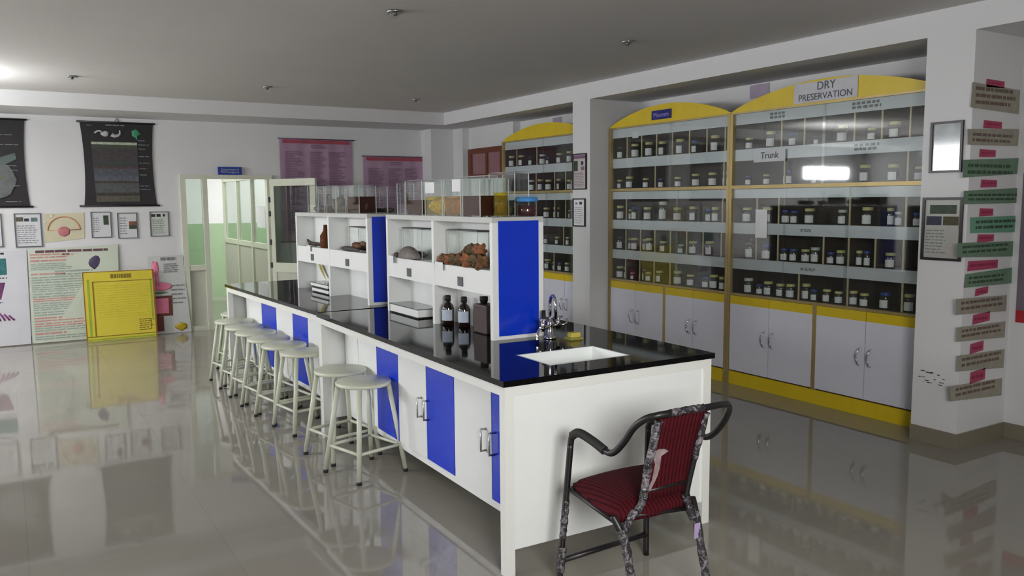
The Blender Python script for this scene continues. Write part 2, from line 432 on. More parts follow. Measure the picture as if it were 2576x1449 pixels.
WN = Matrix.Translation(N0) @ Matrix.Rotation(-TH, 4, 'Z'); WF = Matrix.Translation(F0) @ Matrix.Rotation(.033, 4, 'Z')
# worktops
def top(loc, rz, L, W, hole, label):
    t = MB(); z0, z1 = .8292, .855; e = .012
    if hole:
        x0, x1, y0, y1 = hole
        t.box(-e, x0, -e, L, z0, z1).box(x1, W+e, -e, L, z0, z1).box(x0, x1, -e, y0, z0, z1).box(x0, x1, y1, L, z0, z1)
    else: t.box(-e, W+e, 0, L+e, z0, z1)
    o = t.build('worktop', M['granite']); o.location = loc; o.rotation_euler = (0, 0, rz)
    WM[o.name] = Matrix.Translation(loc) @ Matrix.Rotation(rz, 4, 'Z')
    return tag(o, label, 'worktop')
HOLE = (.335, .80, .165, .475)
top(N0, -TH, 2.51, 1.165, HOLE, 'polished black granite worktop with a white sink let in')
top(F0, .033, 2.42, 1.0, None, 'polished black granite worktop nearer the doorway')
# sink
s = thing('sink', 'white porcelain basin set into the black worktop', 'sink', N0, -TH)
x0, x1, y0, y1 = HOLE; zt = .8545
bs = MB(); k = .012; dp = .16
bs.box(x0, x0+k, y0, y1, zt-dp, zt).box(x1-k, x1, y0, y1, zt-dp, zt).box(x0+k, x1-k, y0, y0+k, zt-dp, zt).box(x0+k, x1-k, y1-k, y1, zt-dp, zt).box(x0, x1, y0, y1, zt-dp-.012, zt-dp)
bs.build('basin', M['porc'], s, world=False)
MB().lathe([(0, zt-dp+.001), (.03, zt-dp+.001), (.034, zt-dp+.004), (.034, zt-dp)], 20, ((x0+x1)/2, (y0+y1)/2, 0)).build('drain', M['chrome'], s, world=False)
# faucet
fx, fy, fz = 2.475, 3.65, .855
t = thing('faucet', 'chrome gooseneck lab tap behind the sink', 'tap', (fx, fy, fz))
MB().lathe([(0, fz), (.032, fz), (.032, fz+.01), (.018, fz+.02), (.016, fz+.07), (.021, fz+.085), (.012, fz+.11), (0, fz+.11)], 16, (fx, fy, 0)).build('base', M['chrome'], t)
pts = [(fx, fy, fz+.1), (fx, fy, fz+.17)]
for i in range(0, 11):
    a = PI*i/10; pts.append((fx-(.045-.045*math.cos(a))*.25, fy-(.045-.045*math.cos(a))*.95, fz+.19+.05*math.sin(a)))
pts.append((fx-.0225, fy-.0855, fz+.12))
MB().tube(pts, .0085, 10).build('spout', M['chrome'], t)
sp = MB().tube([(fx-.085, fy-.035, fz+.066), (fx, fy, fz+.07), (fx+.085, fy+.02, fz+.066)], .011, 10)
sp.build('manifold', M['chrome'], t)
for sx in (-1, 1):
    cx, cy = fx+sx*.062, fy-.026 if sx < 0 else fy+.015
    hb = MB().tube([(cx, cy, fz+.05), (cx, cy, fz+.115)], .012, 10).tube([(cx-.028, cy, fz+.112), (cx+.028, cy, fz+.112)], .0055, 8).tube([(cx, cy-.028, fz+.112), (cx, cy+.028, fz+.112)], .0055, 8)
    hb.build('cross_handle', M['chrome'], t)
nz = MB().tube(smooth_path([(fx-.085, fy-.035, fz+.066), (fx-.115, fy-.06, fz+.064), (fx-.13, fy-.075, fz+.045), (fx-.132, fy-.078, fz+.015)]), .0075, 8).tube([(fx+.085, fy+.02, fz+.066), (fx+.12, fy+.02, fz+.07), (fx+.125, fy+.02, fz+.10)], .007, 8)
nz.build('side_nozzle', M['chrome'], t)
MB().tube([(fx-.008, fy+.05, fz+.06), (fx-.008, fy+.05, fz+.15)], .011, 10).tube([(fx, fy, fz+.066), (fx-.008, fy+.05, fz+.066)], .006, 8).build('black_valve', M['black'], t)
so = MB().box(2.535, 2.615, 3.54, 3.60, .8555, .867)
sd = thing('soap_dish', 'small dish with a yellow bar of soap beside the tap', 'soap', (2.575, 3.57, .8555))
so.build('dish', mat('olive_dish', (150, 146, 70), .4), sd)
MB().box(2.545, 2.605, 3.548, 3.592, .867, .893).build('soap_bar', mat('yellow_soap', (206, 190, 90), .5), sd, bevel=.005)

# ------------------------------------------------------------------ reagent shelf units on the benches
def shelf_unit(Wm, x0, y0, L, label, near):
    p = Wm @ V((x0, y0, .855)); rz = Wm.to_euler().z
    t = thing('reagent_shelf', label, 'shelf unit', p, rz)
    D = .32; H = .657; e = .03
    def add(mb, n, m, par=None): return mb.build(n, m, par or t, world=False)
    for y in (0, L/2-e/2, L-e): add(MB().box(0, D, y, y+e, 0, H-.03), 'upright', M['lam'])
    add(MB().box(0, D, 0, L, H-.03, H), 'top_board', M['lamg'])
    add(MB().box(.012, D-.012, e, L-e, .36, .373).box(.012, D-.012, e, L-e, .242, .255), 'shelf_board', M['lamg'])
    add(MB().box(.155, .165, e, L-e, .373, H-.03).box(.155, .165, e, L-e, 0, .242), 'back_board', M['lam'])
    for a in (0, 1):
        y = e if a == 0 else L/2+e/2
        b_ = add(MB().box(.002, .014, y, y+L/2-1.5*e, .24, .372), 'service_panel', M['lam'])
        yc = y+(L/2-1.5*e)/2
        add(MB().box(-.004, .002, yc-.03, yc+.03, .262, .315), 'socket', M['framegrey'], b_)
    bp = add(MB().box(.035, D-.035, -.006, 0, .02, H-.02), 'end_panel', M['blue']); bp['label'] = 'blue end panel'
    return t
shelf_unit(WN, .445, .885, 1.48, 'white shelf unit with a big blue end panel beside the sink', True)
shelf_unit(WF, .42, .13, 1.54, 'white shelf unit on the farther bench, by the doorway', False)
NZ = .855; SZ = NZ+.373; TZ = NZ+.657+.0005

# ------------------------------------------------------------------ stools
def make_stool():
    t = thing('lab_stool', '', 'stool', (0, 0, 0), 0, 'white steel stools along the benches')
    add = lambda mb, n, m, par=None: mb.build(n, m, par or t, world=False)
    add(MB().lathe([(0, .531), (.158, .531), (.163, .536), (.163, .549), (.158, .554), (0, .554)], 40), 'seat', M['stool'])
    s0, s1 = .105, .168
    ring = MB(); q = s0+(s1-s0)*(1-.165/.53)
    for a, b_ in (((-1, -1), (1, -1)), ((1, -1), (1, 1)), ((1, 1), (-1, 1)), ((-1, 1), (-1, -1))):
        ring.tube([(a[0]*q, a[1]*q, .165), (b_[0]*q, b_[1]*q, .165)], .0095, 10)
    add(ring, 'foot_rail', M['stool'])
    for sx in (-1, 1):
        for sy in (-1, 1):
            l = add(MB().tube([(sx*s0, sy*s0, .531), (sx*s1, sy*s1, .018)], .0145, 12), 'leg', M['stool'])
            add(MB().tube([(sx*(s1-.001), sy*(s1-.001), .019), (sx*s1, sy*s1, 0)], .0155, 12), 'rubber_foot', M['rubber'], l)
    return t
st0 = make_stool()
stools = [(1.745, 4.535, .255, 'white round steel stool nearest the camera, front of its row'),
 (1.748, 4.935, .2, 'white stool right behind the nearest one, at the bench with the sink'),
 (1.75, 5.687, .15, 'first white stool beyond the gap in the row, at the farther bench'),
 (1.715, 6.05, .15, 'second white stool beyond the gap in the row'),
 (1.70, 6.415, .15, 'third white stool beyond the gap in the row'),
 (1.695, 6.78, .15, 'fourth white stool beyond the gap in the row'),
 (1.695, 7.145, .15, 'fifth white stool beyond the gap in the row'),
 (1.70, 7.56, .15, 'last white stool at the end of the row beside the bench'),
 (1.86, 8.06, .1, 'white stool peeping out behind the far end of the benches')]
for i, (x, y, rz, l) in enumerate(stools):
    o = st0 if i == 0 else dup(st0)
    o.location = (x, y, 0); o.rotation_euler = (0, 0, rz); o['label'] = l
# ------------------------------------------------------------------ tall display cabinets
XC = 5.30
LV = [(2.315, 2.215), (2.01, 1.915), (1.678, 1.603), (1.395, 1.305), (1.093, 1.003)]   # front fascias (top, bottom)
FL = [2.01, 1.71, 1.395, 1.093, .795]                                                  # shelf heights of the five rows
def cabinet(y0, y1, label, divs, seams_up, seams_lo, doors, peak, xback=5.70):
    ym = (y0+y1)/2
    t = thing('display_cabinet', label, 'cabinet', (XC, ym, 0))
    c = MB().box(xback-.015, xback, y0, y1, 0, 2.315)
    c.box(XC+.03, xback-.015, y0, y0+.015, 0, 2.315).box(XC+.03, xback-.015, y1-.015, y1, 0, 2.315)
    c.box(XC+.03, xback-.015, y0+.015, y1-.015, 2.30, 2.315)
    c.build('carcass', M['dark'], t)
    for z in FL: MB().box(XC+.035, xback-.016, y0+.016, y1-.016, z-.016, z).build('shelf', M['dark'], t)
    for a, b in LV:
        MB().box(XC+.026, XC+.036, y0+.02, y1-.02, b, a).build('fascia', M['fascia'], t)
    tops = [2.215, 1.915, 1.603, 1.305, 1.003]
    for r, ds in enumerate(divs):
        for y in ds:
            dv = MB().box(XC+.045, xback-.02, y-.005, y+.005, FL[r], tops[r]); dv.mi = 1
            dv.box(XC+.038, XC+.045, y-.006, y+.006, FL[r], tops[r]).build('divider', [M['dark'], M['wood']], t)
    g = MB()
    for y in (y0, y1-.03): g.box(XC-.004, XC+.03, y, y+.03, 0, 2.315)
    for z0, z1 in ((1.682, 1.71), (.777, .797), (2.303, 2.318)): g.box(XC-.004, XC+.03, y0+.03, y1-.03, z0, z1)
    g.build('gold_frame', M['gold'], t)
    ys = [y0+.03]+sorted(seams_up)+[y1-.03]
    for k in range(len(ys)-1):
        MB().box(XC+.008+.006*(k % 2), XC+.011+.006*(k % 2), ys[k]-.01*(k > 0), ys[k+1]+.01*(k < len(ys)-2), 1.71, 2.303).build('sliding_pane', M['cpane'], t)
    ys = [y0+.03]+sorted(seams_lo)+[y1-.03]
    for k in range(len(ys)-1):
        MB().box(XC+.008+.006*(k % 2), XC+.011+.006*(k % 2), ys[k]-.01*(k > 0), ys[k+1]+.01*(k < len(ys)-2), .797, 1.682).build('sliding_pane', M['cpane'], t)
    # base
    MB().box(XC+.005, XC+.03, y0, y1, 0, .112).build('plinth', M['yellow'], t)
    MB().box(XC+.02, XC+.03, y0+.03, y1-.03, .112, .777).build('base_frame', M['dark'], t)
    MB().box(XC-.002, XC+.02, doors[2]-.017, doors[2]+.017, .112, .777).build('mid_post', M['gold'], t)
    for k in range(4):
        a = doors[k]+(.018 if k == 2 else .003); b = doors[k+1]-(.018 if k == 1 else .003)
        d_ = MB().box(XC, XC+.018, a, b, .125, .702).build('door', M['cab'], t)
        MB().box(XC, XC+.018, a, b, .702, .774).build('top_band', M['yellow'], d_)
        hy = b-.042 if k % 2 == 0 else a+.042
        hz = [(.372, 0), (.385, -.022), (.42, -.034), (.455, -.034), (.49, -.022), (.503, 0)]
        hb = MB().tube(smooth_path([(XC+x, hy+.004*math.sin(z*60), z) for z, x in hz], 4), .0055, 8)
        hb.lathe([(0, -.002), (.011, -.001), (.011, .004), (0, .005)], 10, (XC, hy, .372)).build('handle', M['chrome'], d_)
    # arched crest
    n = 28; pts = [(XC+.002, y0+(y1-y0)*i/n, 2.318+.005+(peak-2.323)*math.sin(PI*i/n)**.8) for i in range(n+1)]
    pts += [(XC+.002, y1, 2.318), (XC+.002, y0, 2.318)]
    MB().prism(pts, (.02, 0, 0)).build('arched_crest', M['yellow'], t)
    return t
CAB = {}
CAB['near'] = cabinet(3.225, 5.082, 'display cabinet nearest the camera, dry preservation paper on its yellow arch',
    [[4.571, 4.35, 3.906, 3.683, 3.468], [4.535, 3.474], [4.809, 4.582, 3.921, 3.473], [4.809, 4.581, 4.143, 3.921, 3.70, 3.481], [4.364, 3.918, 3.476]],
    [4.15], [4.50, 3.92], [3.27, 3.726, 4.174, 4.622, 5.05], 2.492)
CAB['mid'] = cabinet(5.084, 6.735, 'middle display cabinet with a small navy sign on its yellow arch',
    [[6.498, 6.277, 6.061, 5.842, 5.617, 5.398, 5.179], [6.076, 5.188], [6.505, 5.196], [6.508, 6.285, 6.073, 5.854, 5.637, 5.426, 5.204], [6.512, 6.293, 6.08, 5.855]],
    [5.842], [5.74], [5.11, 5.499, 5.887, 6.31, 6.705], 2.485)
CAB['far'] = cabinet(7.062, 8.86, 'display cabinet farthest from the camera, half hidden by a pillar',
    [[8.58, 8.139], [8.155, 7.774, 7.561], [8.155, 7.774, 7.56], [7.6], [7.791]],
    [7.966], [7.9], [7.09, 7.53, 7.961, 8.4, 8.83], 2.475)

# writing on the cabinets
SOFT = mat('pencil_ink', (84, 88, 96), .7)
dp = MB().box(5.296, 5.299, 3.86, 4.425, 2.325, 2.475)
dp = tag(dp.build('paper_sign', mat('grey_white_paper', (206, 206, 212), .8), origin=(5.298, 4.14, 2.4)), 'white paper sign lettered dry preservation on the nearest yellow arch', 'sign')
text_mesh('DRY', .085, dp, face_x(5.2955, 4.13, 2.438), SOFT)
text_mesh('PRESERVATION', .070, dp, face_x(5.2955, 4.14, 2.362), SOFT)
sg = thing('arch_sign', 'small navy nameplate on the arch of the middle cabinet', 'sign', (5.295, 5.945, 2.345))
MB().box(5.29, 5.30, 5.815, 6.08, 2.345, 2.43).build('plate', M['signd'], sg)
text_mesh('Museum', .062, sg, face_x(5.289, 5.947, 2.386), mat('lavender_letters', (150, 150, 206), .6))
tr = tag(MB().box(5.305, 5.307, 4.50, 4.825, 1.895, 1.99).build('shelf_label', mat('grey_paper_label', (206, 210, 212), .7), origin=(5.306, 4.66, 1.94)), 'white paper label hand lettered Trunk on the second shelf edge', 'label')
text_mesh('Trunk', .075, tr, face_x(5.3045, 4.66, 1.945), SOFT)
for (yc, z, w_, lb_) in ((4.60, 2.262, .16, 'hand printed grey label on the topmost shelf edge, left half of nearest cabinet'), (3.80, 2.265, .24, 'hand printed grey label on the topmost shelf edge, right half of nearest cabinet'),
                  (3.79, 1.965, .2, 'hand printed grey label on the second shelf edge, right half of nearest cabinet'), (4.27, 1.045, .14, 'small dark print on the lowest shelf edge of nearest cabinet'),
                  (4.30, 1.348, .1, 'small pale print on the fourth shelf edge of nearest cabinet')):
    o = dashes(MB(), yc+w_/2, 0, w_, z-.028 if w_ > .15 else z-.012, z+.028 if w_ > .15 else z+.012, 2, 5.3245, .7, int(yc*100), .1, .02, .035, 'x')
    tag(o.build('shelf_label', M['inkg'], origin=(5.324, yc, z)), lb_, 'label')
tag(MB().box(5.3245, 5.3255, 6.31, 6.40, 2.20, 2.26).build('shelf_label', M['paper'], origin=(5.325, 6.35, 2.23)), 'small white label on top shelf edge of the middle cabinet', 'label')
sl = MB().box(5.303, 5.305, 4.667, 4.79, 1.277, 1.51)
tag(sl.build('paper_slip', M['paper'], origin=(5.304, 4.73, 1.4)), 'white paper slip taped on the glass of the nearest cabinet', 'paper')

# jars -------------------------------------------------------------
def unit_jar(lidmat, cont):
    j = MB().lathe([(0, 0), (.9, 0), (1, .03), (1, .70), (.94, .77), (.80, .81), (.80, .83)], 18).build('specimen_jar', M['jarg'])
    MB().lathe([(0, .015), (.86, .015), (.9, .05), (.9, .55), (.6, .62), (0, .6)], 14).build('contents', M[cont], j, world=False)
    MB().lathe([(.80, .82), (.96, .82), (.98, .835), (.98, .985), (.93, 1), (0, 1)], 18).build('lid', M[lidmat], j, world=False)
    l = MB(); n = 8; a0 = math.radians(180-62); a1 = math.radians(180+62)
    for k in range(n):
        p = a0+(a1-a0)*k/n; q = a0+(a1-a0)*(k+1)/n
        l.poly([(1.012*math.cos(p), 1.012*math.sin(p), .10), (1.012*math.cos(q), 1.012*math.sin(q), .10), (1.012*math.cos(q), 1.012*math.sin(q), .57), (1.012*math.cos(p), 1.012*math.sin(p), .57)])
    l.build('paper_label', M['paper'], j, world=False)
    return j
LIDS = {'y': ('lidy', 'yellow-lidded'), 'b': ('lidb', 'blue-lidded'), 'w': ('lidw', 'white-lidded'), 'd': ('lidd', 'dark-lidded'), 'p': ('lidp', 'pink-lidded')}
JARS = {
'near':[
 [(4.98,'y',0.091,0.036),(4.752,'y',0.125,0.046),(4.521,'b',0.1,0.04),(4.305,'d',0.063,0.025),(4.068,'y',0.121,0.046),(3.823,'y',0.085,0.034),(3.633,'y',0.114,0.046)],
 [(4.981,'b',0.076,0.03),(4.79,'y',0.082,0.033),(4.564,'b',0.109,0.044),(4.315,'y',0.056,0.022),(3.859,'y',0.119,0.046),(3.636,'y',0.115,0.046),(3.435,'y',0.093,0.037)],
 [(4.986,'y',0.122,0.046),(4.771,'y',0.123,0.046),(4.576,'b',0.104,0.039),(4.493,'b',0.099,0.039),(4.339,'y',0.116,0.046),(4.041,'w',0.108,0.043),(3.826,'y',0.127,0.046),(3.646,'y',0.123,0.03),(3.58,'w',0.098,0.03),(3.439,'b',0.092,0.037)],
 [(4.949,'d',0.135,0.046),(4.772,'b',0.12,0.046),(4.581,'b',0.097,0.039),(4.493,'b',0.096,0.038),(4.37,'y',0.098,0.039),(4.281,'w',0.116,0.042),(4.134,'b',0.088,0.035),(4.047,'y',0.105,0.041),(3.884,'y',0.11,0.027),(3.824,'b',0.11,0.027),(3.628,'y',0.107,0.043)],
 [(4.952,'w',0.123,0.046),(4.837,'b',0.08,0.032),(4.736,'y',0.112,0.045),(4.616,'y',0.102,0.041),(4.506,'y',0.109,0.044),(4.359,'y',0.123,0.04),(4.274,'b',0.086,0.034),(4.163,'y',0.096,0.038),(4.051,'y',0.091,0.036),(3.932,'y',0.105,0.042),(3.828,'y',0.096,0.038),(3.662,'b',0.115,0.046),(3.469,'y',0.123,0.046)],
],
'mid':[
 [(6.697,'d',0.113,0.045),(6.474,'y',0.13,0.046),(6.255,'y',0.134,0.046),(6.074,'y',0.128,0.046),(5.82,'y',0.134,0.046),(5.634,'b',0.113,0.045),(5.375,'y',0.136,0.046),(5.233,'y',0.068,0.027)],
 [(6.726,'y',0.084,0.034),(6.557,'y',0.112,0.045),(6.3,'y',0.09,0.036),(6.088,'b',0.082,0.033),(5.845,'y',0.089,0.036),(5.615,'y',0.111,0.044),(5.396,'y',0.114,0.046),(5.23,'y',0.117,0.046)],
 [(6.707,'y',0.135,0.046),(6.554,'y',0.101,0.04),(6.463,'b',0.124,0.043),(6.279,'y',0.121,0.046),(6.047,'w',0.172,0.046),(5.853,'y',0.12,0.046),(5.631,'y',0.128,0.046),(5.441,'b',0.107,0.039),(5.357,'y',0.124,0.039),(5.24,'w',0.077,0.031)],
 [(6.75,'d',0.124,0.046),(6.559,'y',0.11,0.044),(6.463,'y',0.117,0.045),(6.331,'y',0.111,0.042),(6.242,'y',0.122,0.042),(6.048,'y',0.1,0.04),(5.796,'w',0.079,0.032),(5.64,'y',0.114,0.046),(5.422,'y',0.122,0.046)],
 [(6.774,'y',0.117,0.046),(6.582,'y',0.111,0.042),(6.493,'p',0.065,0.026),(6.349,'b',0.108,0.043),(6.249,'y',0.087,0.035),(6.1,'y',0.109,0.044),(5.831,'y',0.125,0.046),(5.664,'y',0.104,0.042),(5.464,'b',0.098,0.039),(5.368,'y',0.122,0.045),(5.244,'y',0.114,0.046)],
],
'far':[
 [(8.853,'y',0.126,0.046),(8.608,'y',0.124,0.046),(8.382,'d',0.1,0.04),(8.142,'w',0.112,0.045),(8.024,'b',0.076,0.03),(7.796,'y',0.109,0.044),(7.584,'y',0.12,0.046)],
 [(8.375,'w',0.122,0.046),(8.201,'y',0.127,0.046),(8.01,'y',0.118,0.046),(7.833,'y',0.123,0.046),(7.584,'y',0.107,0.043)],
 [(8.238,'y',0.114,0.046),(8.063,'y',0.113,0.045),(7.847,'y',0.117,0.046),(7.608,'y',0.088,0.035)],
 [(8.06,'d',0.092,0.037),(7.843,'y',0.084,0.034),(7.62,'w',0.089,0.036)],
 [(8.037,'y',0.114,0.046),(7.891,'y',0.091,0.036),(7.781,'b',0.091,0.036),(7.644,'y',0.096,0.038)],
],
}
ORD = ['leftmost', 'second', 'third', 'fourth', 'fifth', 'sixth', 'seventh', 'eighth', 'ninth', 'tenth', 'eleventh', 'twelfth', 'thirteenth']
ROW = ['top', 'second', 'third', 'fourth', 'bottom']
LIM = {'near': (3.26, 5.045), 'mid': (5.12, 6.70), 'far': (7.1, 8.82)}
NAMES = {'near': 'nearest', 'mid': 'middle', 'far': 'farthest'}
protos = {}; rj = random.Random(11); made = {}
for c in JARS:
    for r, row in enumerate(JARS[c]):
        for i, (y, l, hh, rad) in enumerate(row):
            key = (l, rj.choice(['drug1', 'drug2', 'drug3']))
            if key not in made: made[key] = o = unit_jar(LIDS[l][0], key[1])
            else: o = dup(made[key])
            yy = min(max(y*.9945, LIM[c][0]+rad), LIM[c][1]-rad)
            o.location = (5.388 if i % 2 == 0 else 5.395, yy, FL[r]+.0004); o.rotation_euler = (0, 0, rj.uniform(-.1, .65))
            o.scale = (rad*.84, rad*.84, hh*1.06)
            last = 'rightmost' if i == len(row)-1 else ORD[i]+(' from left' if i else '')
            tag(o, '%s specimen jar, %s on the %s shelf of the %s cabinet' % (LIDS[l][1], last, ROW[r], NAMES[c]), 'jar', 'specimen jars in the %s display cabinet' % NAMES[c])

# papers on the wall above the cabinets
tag(MB().box(5.714, 5.718, 8.17, 8.36, 2.47, 2.585).build('paper_notice', mat('pale_mauve_paper', (176, 164, 182), .8), origin=(5.716, 8.26, 2.53)), 'mauve paper stuck on the wall above the farthest cabinet', 'paper')
tag(MB().box(5.714, 5.718, 5.04, 5.26, 2.48, 2.595).build('paper_notice', bpy.data.materials['pale_mauve_paper'], origin=(5.716, 5.15, 2.54)), 'mauve paper stuck on the wall between the two nearest yellow arches', 'paper')

# ------------------------------------------------------------------ framed notices on the pillars
def framed(name, label, facing, a0, a1, z0, z1, p, fm, fw, sheet, pics, cat='framed notice', lines=None, dep=.016, title=None):
    """facing 'y': a runs along +X on plane y=p ; facing 'x': a runs along -Y on plane x=p (a given as positive Y, a0>a1)"""
    if facing == 'y':
        t = thing(name, label, cat, ((a0+a1)/2, p, z0))
        bx = lambda mb, u0, u1, w0, w1, d0, d1: mb.box(a0+u0, a0+u1, p-d1, p-d0, z0+w0, z0+w1)
        W_ = a1-a0
    else:
        t = thing(name, label, cat, (p, (a0+a1)/2, z0))
        bx = lambda mb, u0, u1, w0, w1, d0, d1: mb.box(p-d1, p-d0, a0-u1, a0-u0, z0+w0, z0+w1)
        W_ = a0-a1
    H_ = z1-z0
    f = MB(); bx(f, 0, W_, 0, fw, .001, dep); bx(f, 0, W_, H_-fw, H_, .001, dep); bx(f, 0, fw, fw, H_-fw, .001, dep); bx(f, W_-fw, W_, fw, H_-fw, .001, dep)
    f.build('frame', fm, t)
    s_ = MB(); bx(s_, fw, W_-fw, fw, H_-fw, .001, .006); s_.build('sheet', sheet, t)
    for (u0, u1, w0, w1, m, nm) in pics:
        q = MB(); bx(q, u0*W_, u1*W_, w0*H_, w1*H_, .006, .0072); q.build(nm, m, t)
    if lines:
        q = MB(); rnd = random.Random(hash(label) % 999 if False else len(label)*7)
        for (u0, u1, w0, w1, n) in lines:
            dz = (w1-w0)/n
            for i in range(n):
                u = u0; ue = u1-rnd.uniform(0, .12)
                while u < ue:
                    w = min(rnd.uniform(.05, .16), ue-u); wz = (w1-dz*(i+.5))*H_
                    bx(q, u*W_, (u+w)*W_, wz-dz*H_*.18, wz+dz*H_*.18, .006, .0068); u += w+.03
        q.build('lettering', M['inkg'], t)
    return t, bx, W_, H_
dgreen = mat('dark_green_picture', (50, 66, 48), .5, var=.35, scale=30)
dblue = mat('dark_blue_picture', (44, 44, 66), .5, var=.3, scale=30)
dolive = mat('dark_olive_picture', (70, 64, 34), .5, var=.4, scale=30)
mirror = mat('glazed_certificate', (150, 158, 160), .08, spec=1.0, var=.25, scale=9)
framed('framed_certificate', 'framed certificate with bright reflecting glass, upper one on the nearest pillar', 'x', 3.143, 2.934, 1.752, 2.07, 5.07, M['frame'], .014, mirror, [], lines=None)
framed('framed_notice', 'black framed notice with dark pictures, lower one on the nearest pillar', 'x', 3.175, 2.912, 1.198, 1.597, 5.07, M['frame'], .016, mat('glazed_grey_sheet', (176, 176, 170), .35),
       [(.18, .84, .74, .88, dgreen, 'picture'), (.1, .48, .56, .7, dblue, 'picture'), (.52, .9, .56, .7, dolive, 'picture')], lines=[(.1, .6, .1, .5, 8)])
framed('framed_notice', 'framed poster with mauve heading, upper one on the farther pillar', 'x', 7.038, 6.80, 1.705, 2.072, 5.07, M['frame'], .012, mat('glazed_pinkish_sheet', (196, 188, 186), .4),
       [(.06, .94, .86, .95, M['inkp'], 'heading'), (.08, .36, .52, .8, dgreen, 'picture'), (.6, .76, .68, .78, dblue, 'picture'), (.6, .84, .54, .64, M['inkp'], 'picture')], lines=[(.1, .85, .08, .48, 9)])
framed('framed_notice', 'framed white notice, lower one on the farther pillar', 'x', 7.035, 6.82, 1.326, 1.616, 5.07, M['frame'], .012, M['paper'],
       [(.2, .36, .78, .86, M['inkg'], 'picture'), (.52, .72, .78, .88, dblue, 'picture')], lines=[(.12, .8, .1, .7, 9)])

# pasted paper strips on the nearest pillar
pinkp = mat('pink_paper_tag', (178, 80, 108), .8, spec=.1, var=.06)
grn = mat('green_paper_strip', (116, 142, 120), .8, spec=.1, var=.08, scale=14)
tl = mat('teal_paper_strip', (116, 164, 138), .8, spec=.1, var=.06, scale=14)
olv = mat('olive_beige_strip', (160, 156, 142), .8, spec=.1, var=.09, scale=14)
SP = [((5.04, 2.14), (5.05, 2.29), (5.59, 2.275), (5.59, 2.125), olv, (5.20, 5.405, 2.275, 2.32), 'beige paper strip, topmost on the pillar'),
 ((5.03, 1.915), (5.02, 2.009), (5.605, 2.03), (5.60, 1.923), olv, (5.195, 5.40, 2.025, 2.07), 'grey-beige paper strip, second from top on the pillar'),
 ((4.993, 1.716), (4.991, 1.823), (5.618, 1.846), (5.612, 1.745), grn, (5.165, 5.345, 1.848, 1.893), 'green paper strip, third from top on the pillar'),
 ((5.014, 1.555), (5.014, 1.636), (5.70, 1.656), (5.66, 1.557), grn, (5.197, 5.378, 1.66, 1.706), 'green paper strip sticking out past the wall, fourth from top'),
 ((5.11, 1.375), (5.10, 1.472), (5.72, 1.474), (5.715, 1.366), tl, (5.199, 5.352, 1.48, 1.527), 'brighter teal-green paper strip, fifth from top on the pillar'),
 ((4.978, 1.229), (4.97, 1.318), (5.61, 1.309), (5.61, 1.21), grn, (5.19, 5.375, 1.318, 1.364), 'green paper strip overlapping the black frame, sixth from top'),
 ((5.066, 1.036), (5.078, 1.12), (5.612, 1.136), (5.615, 1.032), grn, (5.098, 5.438, 1.142, 1.2), 'lowest green paper strip on the pillar'),
 ((4.994, .872), (4.986, .971), (5.567, .957), (5.57, .852), olv, (5.196, 5.341, .978, 1.02), 'beige paper strip just under the green ones'),
 ((5.016, .70), (5.015, .791), (5.568, .782), (5.571, .677), olv, (5.184, 5.378, .798, .855), 'beige paper strip, third from bottom on the pillar'),
 ((5.032, .51), (5.03, .610), (5.579, .597), (5.575, .473), olv, (5.171, 5.32, .61, .67), 'beige paper strip, second from bottom on the pillar'),
 ((4.982, .327), (4.967, .424), (5.566, .404), (5.57, .287), olv, (5.188, 5.358, .415, .486), 'beige paper strip, lowest on the pillar')]
for i, (a, b, c_, d_, m, tg, lb_) in enumerate(SP):
    y = 2.886; o = MB().prism([(a[0], y, a[1]), (b[0], y, b[1]), (c_[0], y, c_[1]), (d_[0], y, d_[1])], (0, -.0015, 0))
    o = tag(o.build('paper_strip', m, origin=((a[0]+d_[0])/2, y, a[1])), lb_, 'paper strip', 'paper strips pasted on the pillar')
    q = dashes(MB(), 0, a[0]+.05, c_[0]-.04, a[1]+.015, b[1]-.012, 3 if i == 0 else 2, y-.0016, .5, 40+i, .15, .02, .06)
    q.build('lettering', mat('faded_writing', (110, 92, 84) if m is olv else (62, 84, 66), .8), o)
    q = MB().prism([(tg[0], y, tg[2]-.004), (tg[0]+.005, y, tg[3]), (tg[1], y, tg[3]+(.01 if i > 6 else -.004)), (tg[1], y, tg[2]+(.008 if i > 6 else 0))], (0, -.0015, 0))
    q = tag(q.build('paper_tag', pinkp, origin=(tg[0], y, tg[2])), 'pink paper tag above the '+lb_.split(',')[0] if i in (4,) else 'pink paper tag, number %s counted from the top of the pillar' % ['one', 'two', 'three', 'four', 'five', 'six', 'seven', 'eight', 'nine', 'ten', 'eleven'][i], 'paper tag', 'pink tags above the paper strips')
    dashes(MB(), 0, tg[0]+.02, tg[1]-.02, tg[2]+.01, tg[3]-.01, 1, y-.0016, .4, 70+i, .1, .02, .04).build('lettering', mat('faint_pink_print', (150, 44, 76), .8), q)
wp = thing('wall_poster', 'poster with red lower edge at the right border, beyond the pillar', 'poster', (5.615, 2.5, .78))
MB().box(5.612, 5.618, 2.1, 2.845, .86, 1.75).build('sheet', mat('grey_violet_sheet', (120, 110, 124), .7), wp)
MB().box(5.611, 5.618, 2.1, 2.845, .78, .86).build('red_band', mat('red_band_paper', (176, 34, 44), .6), wp)

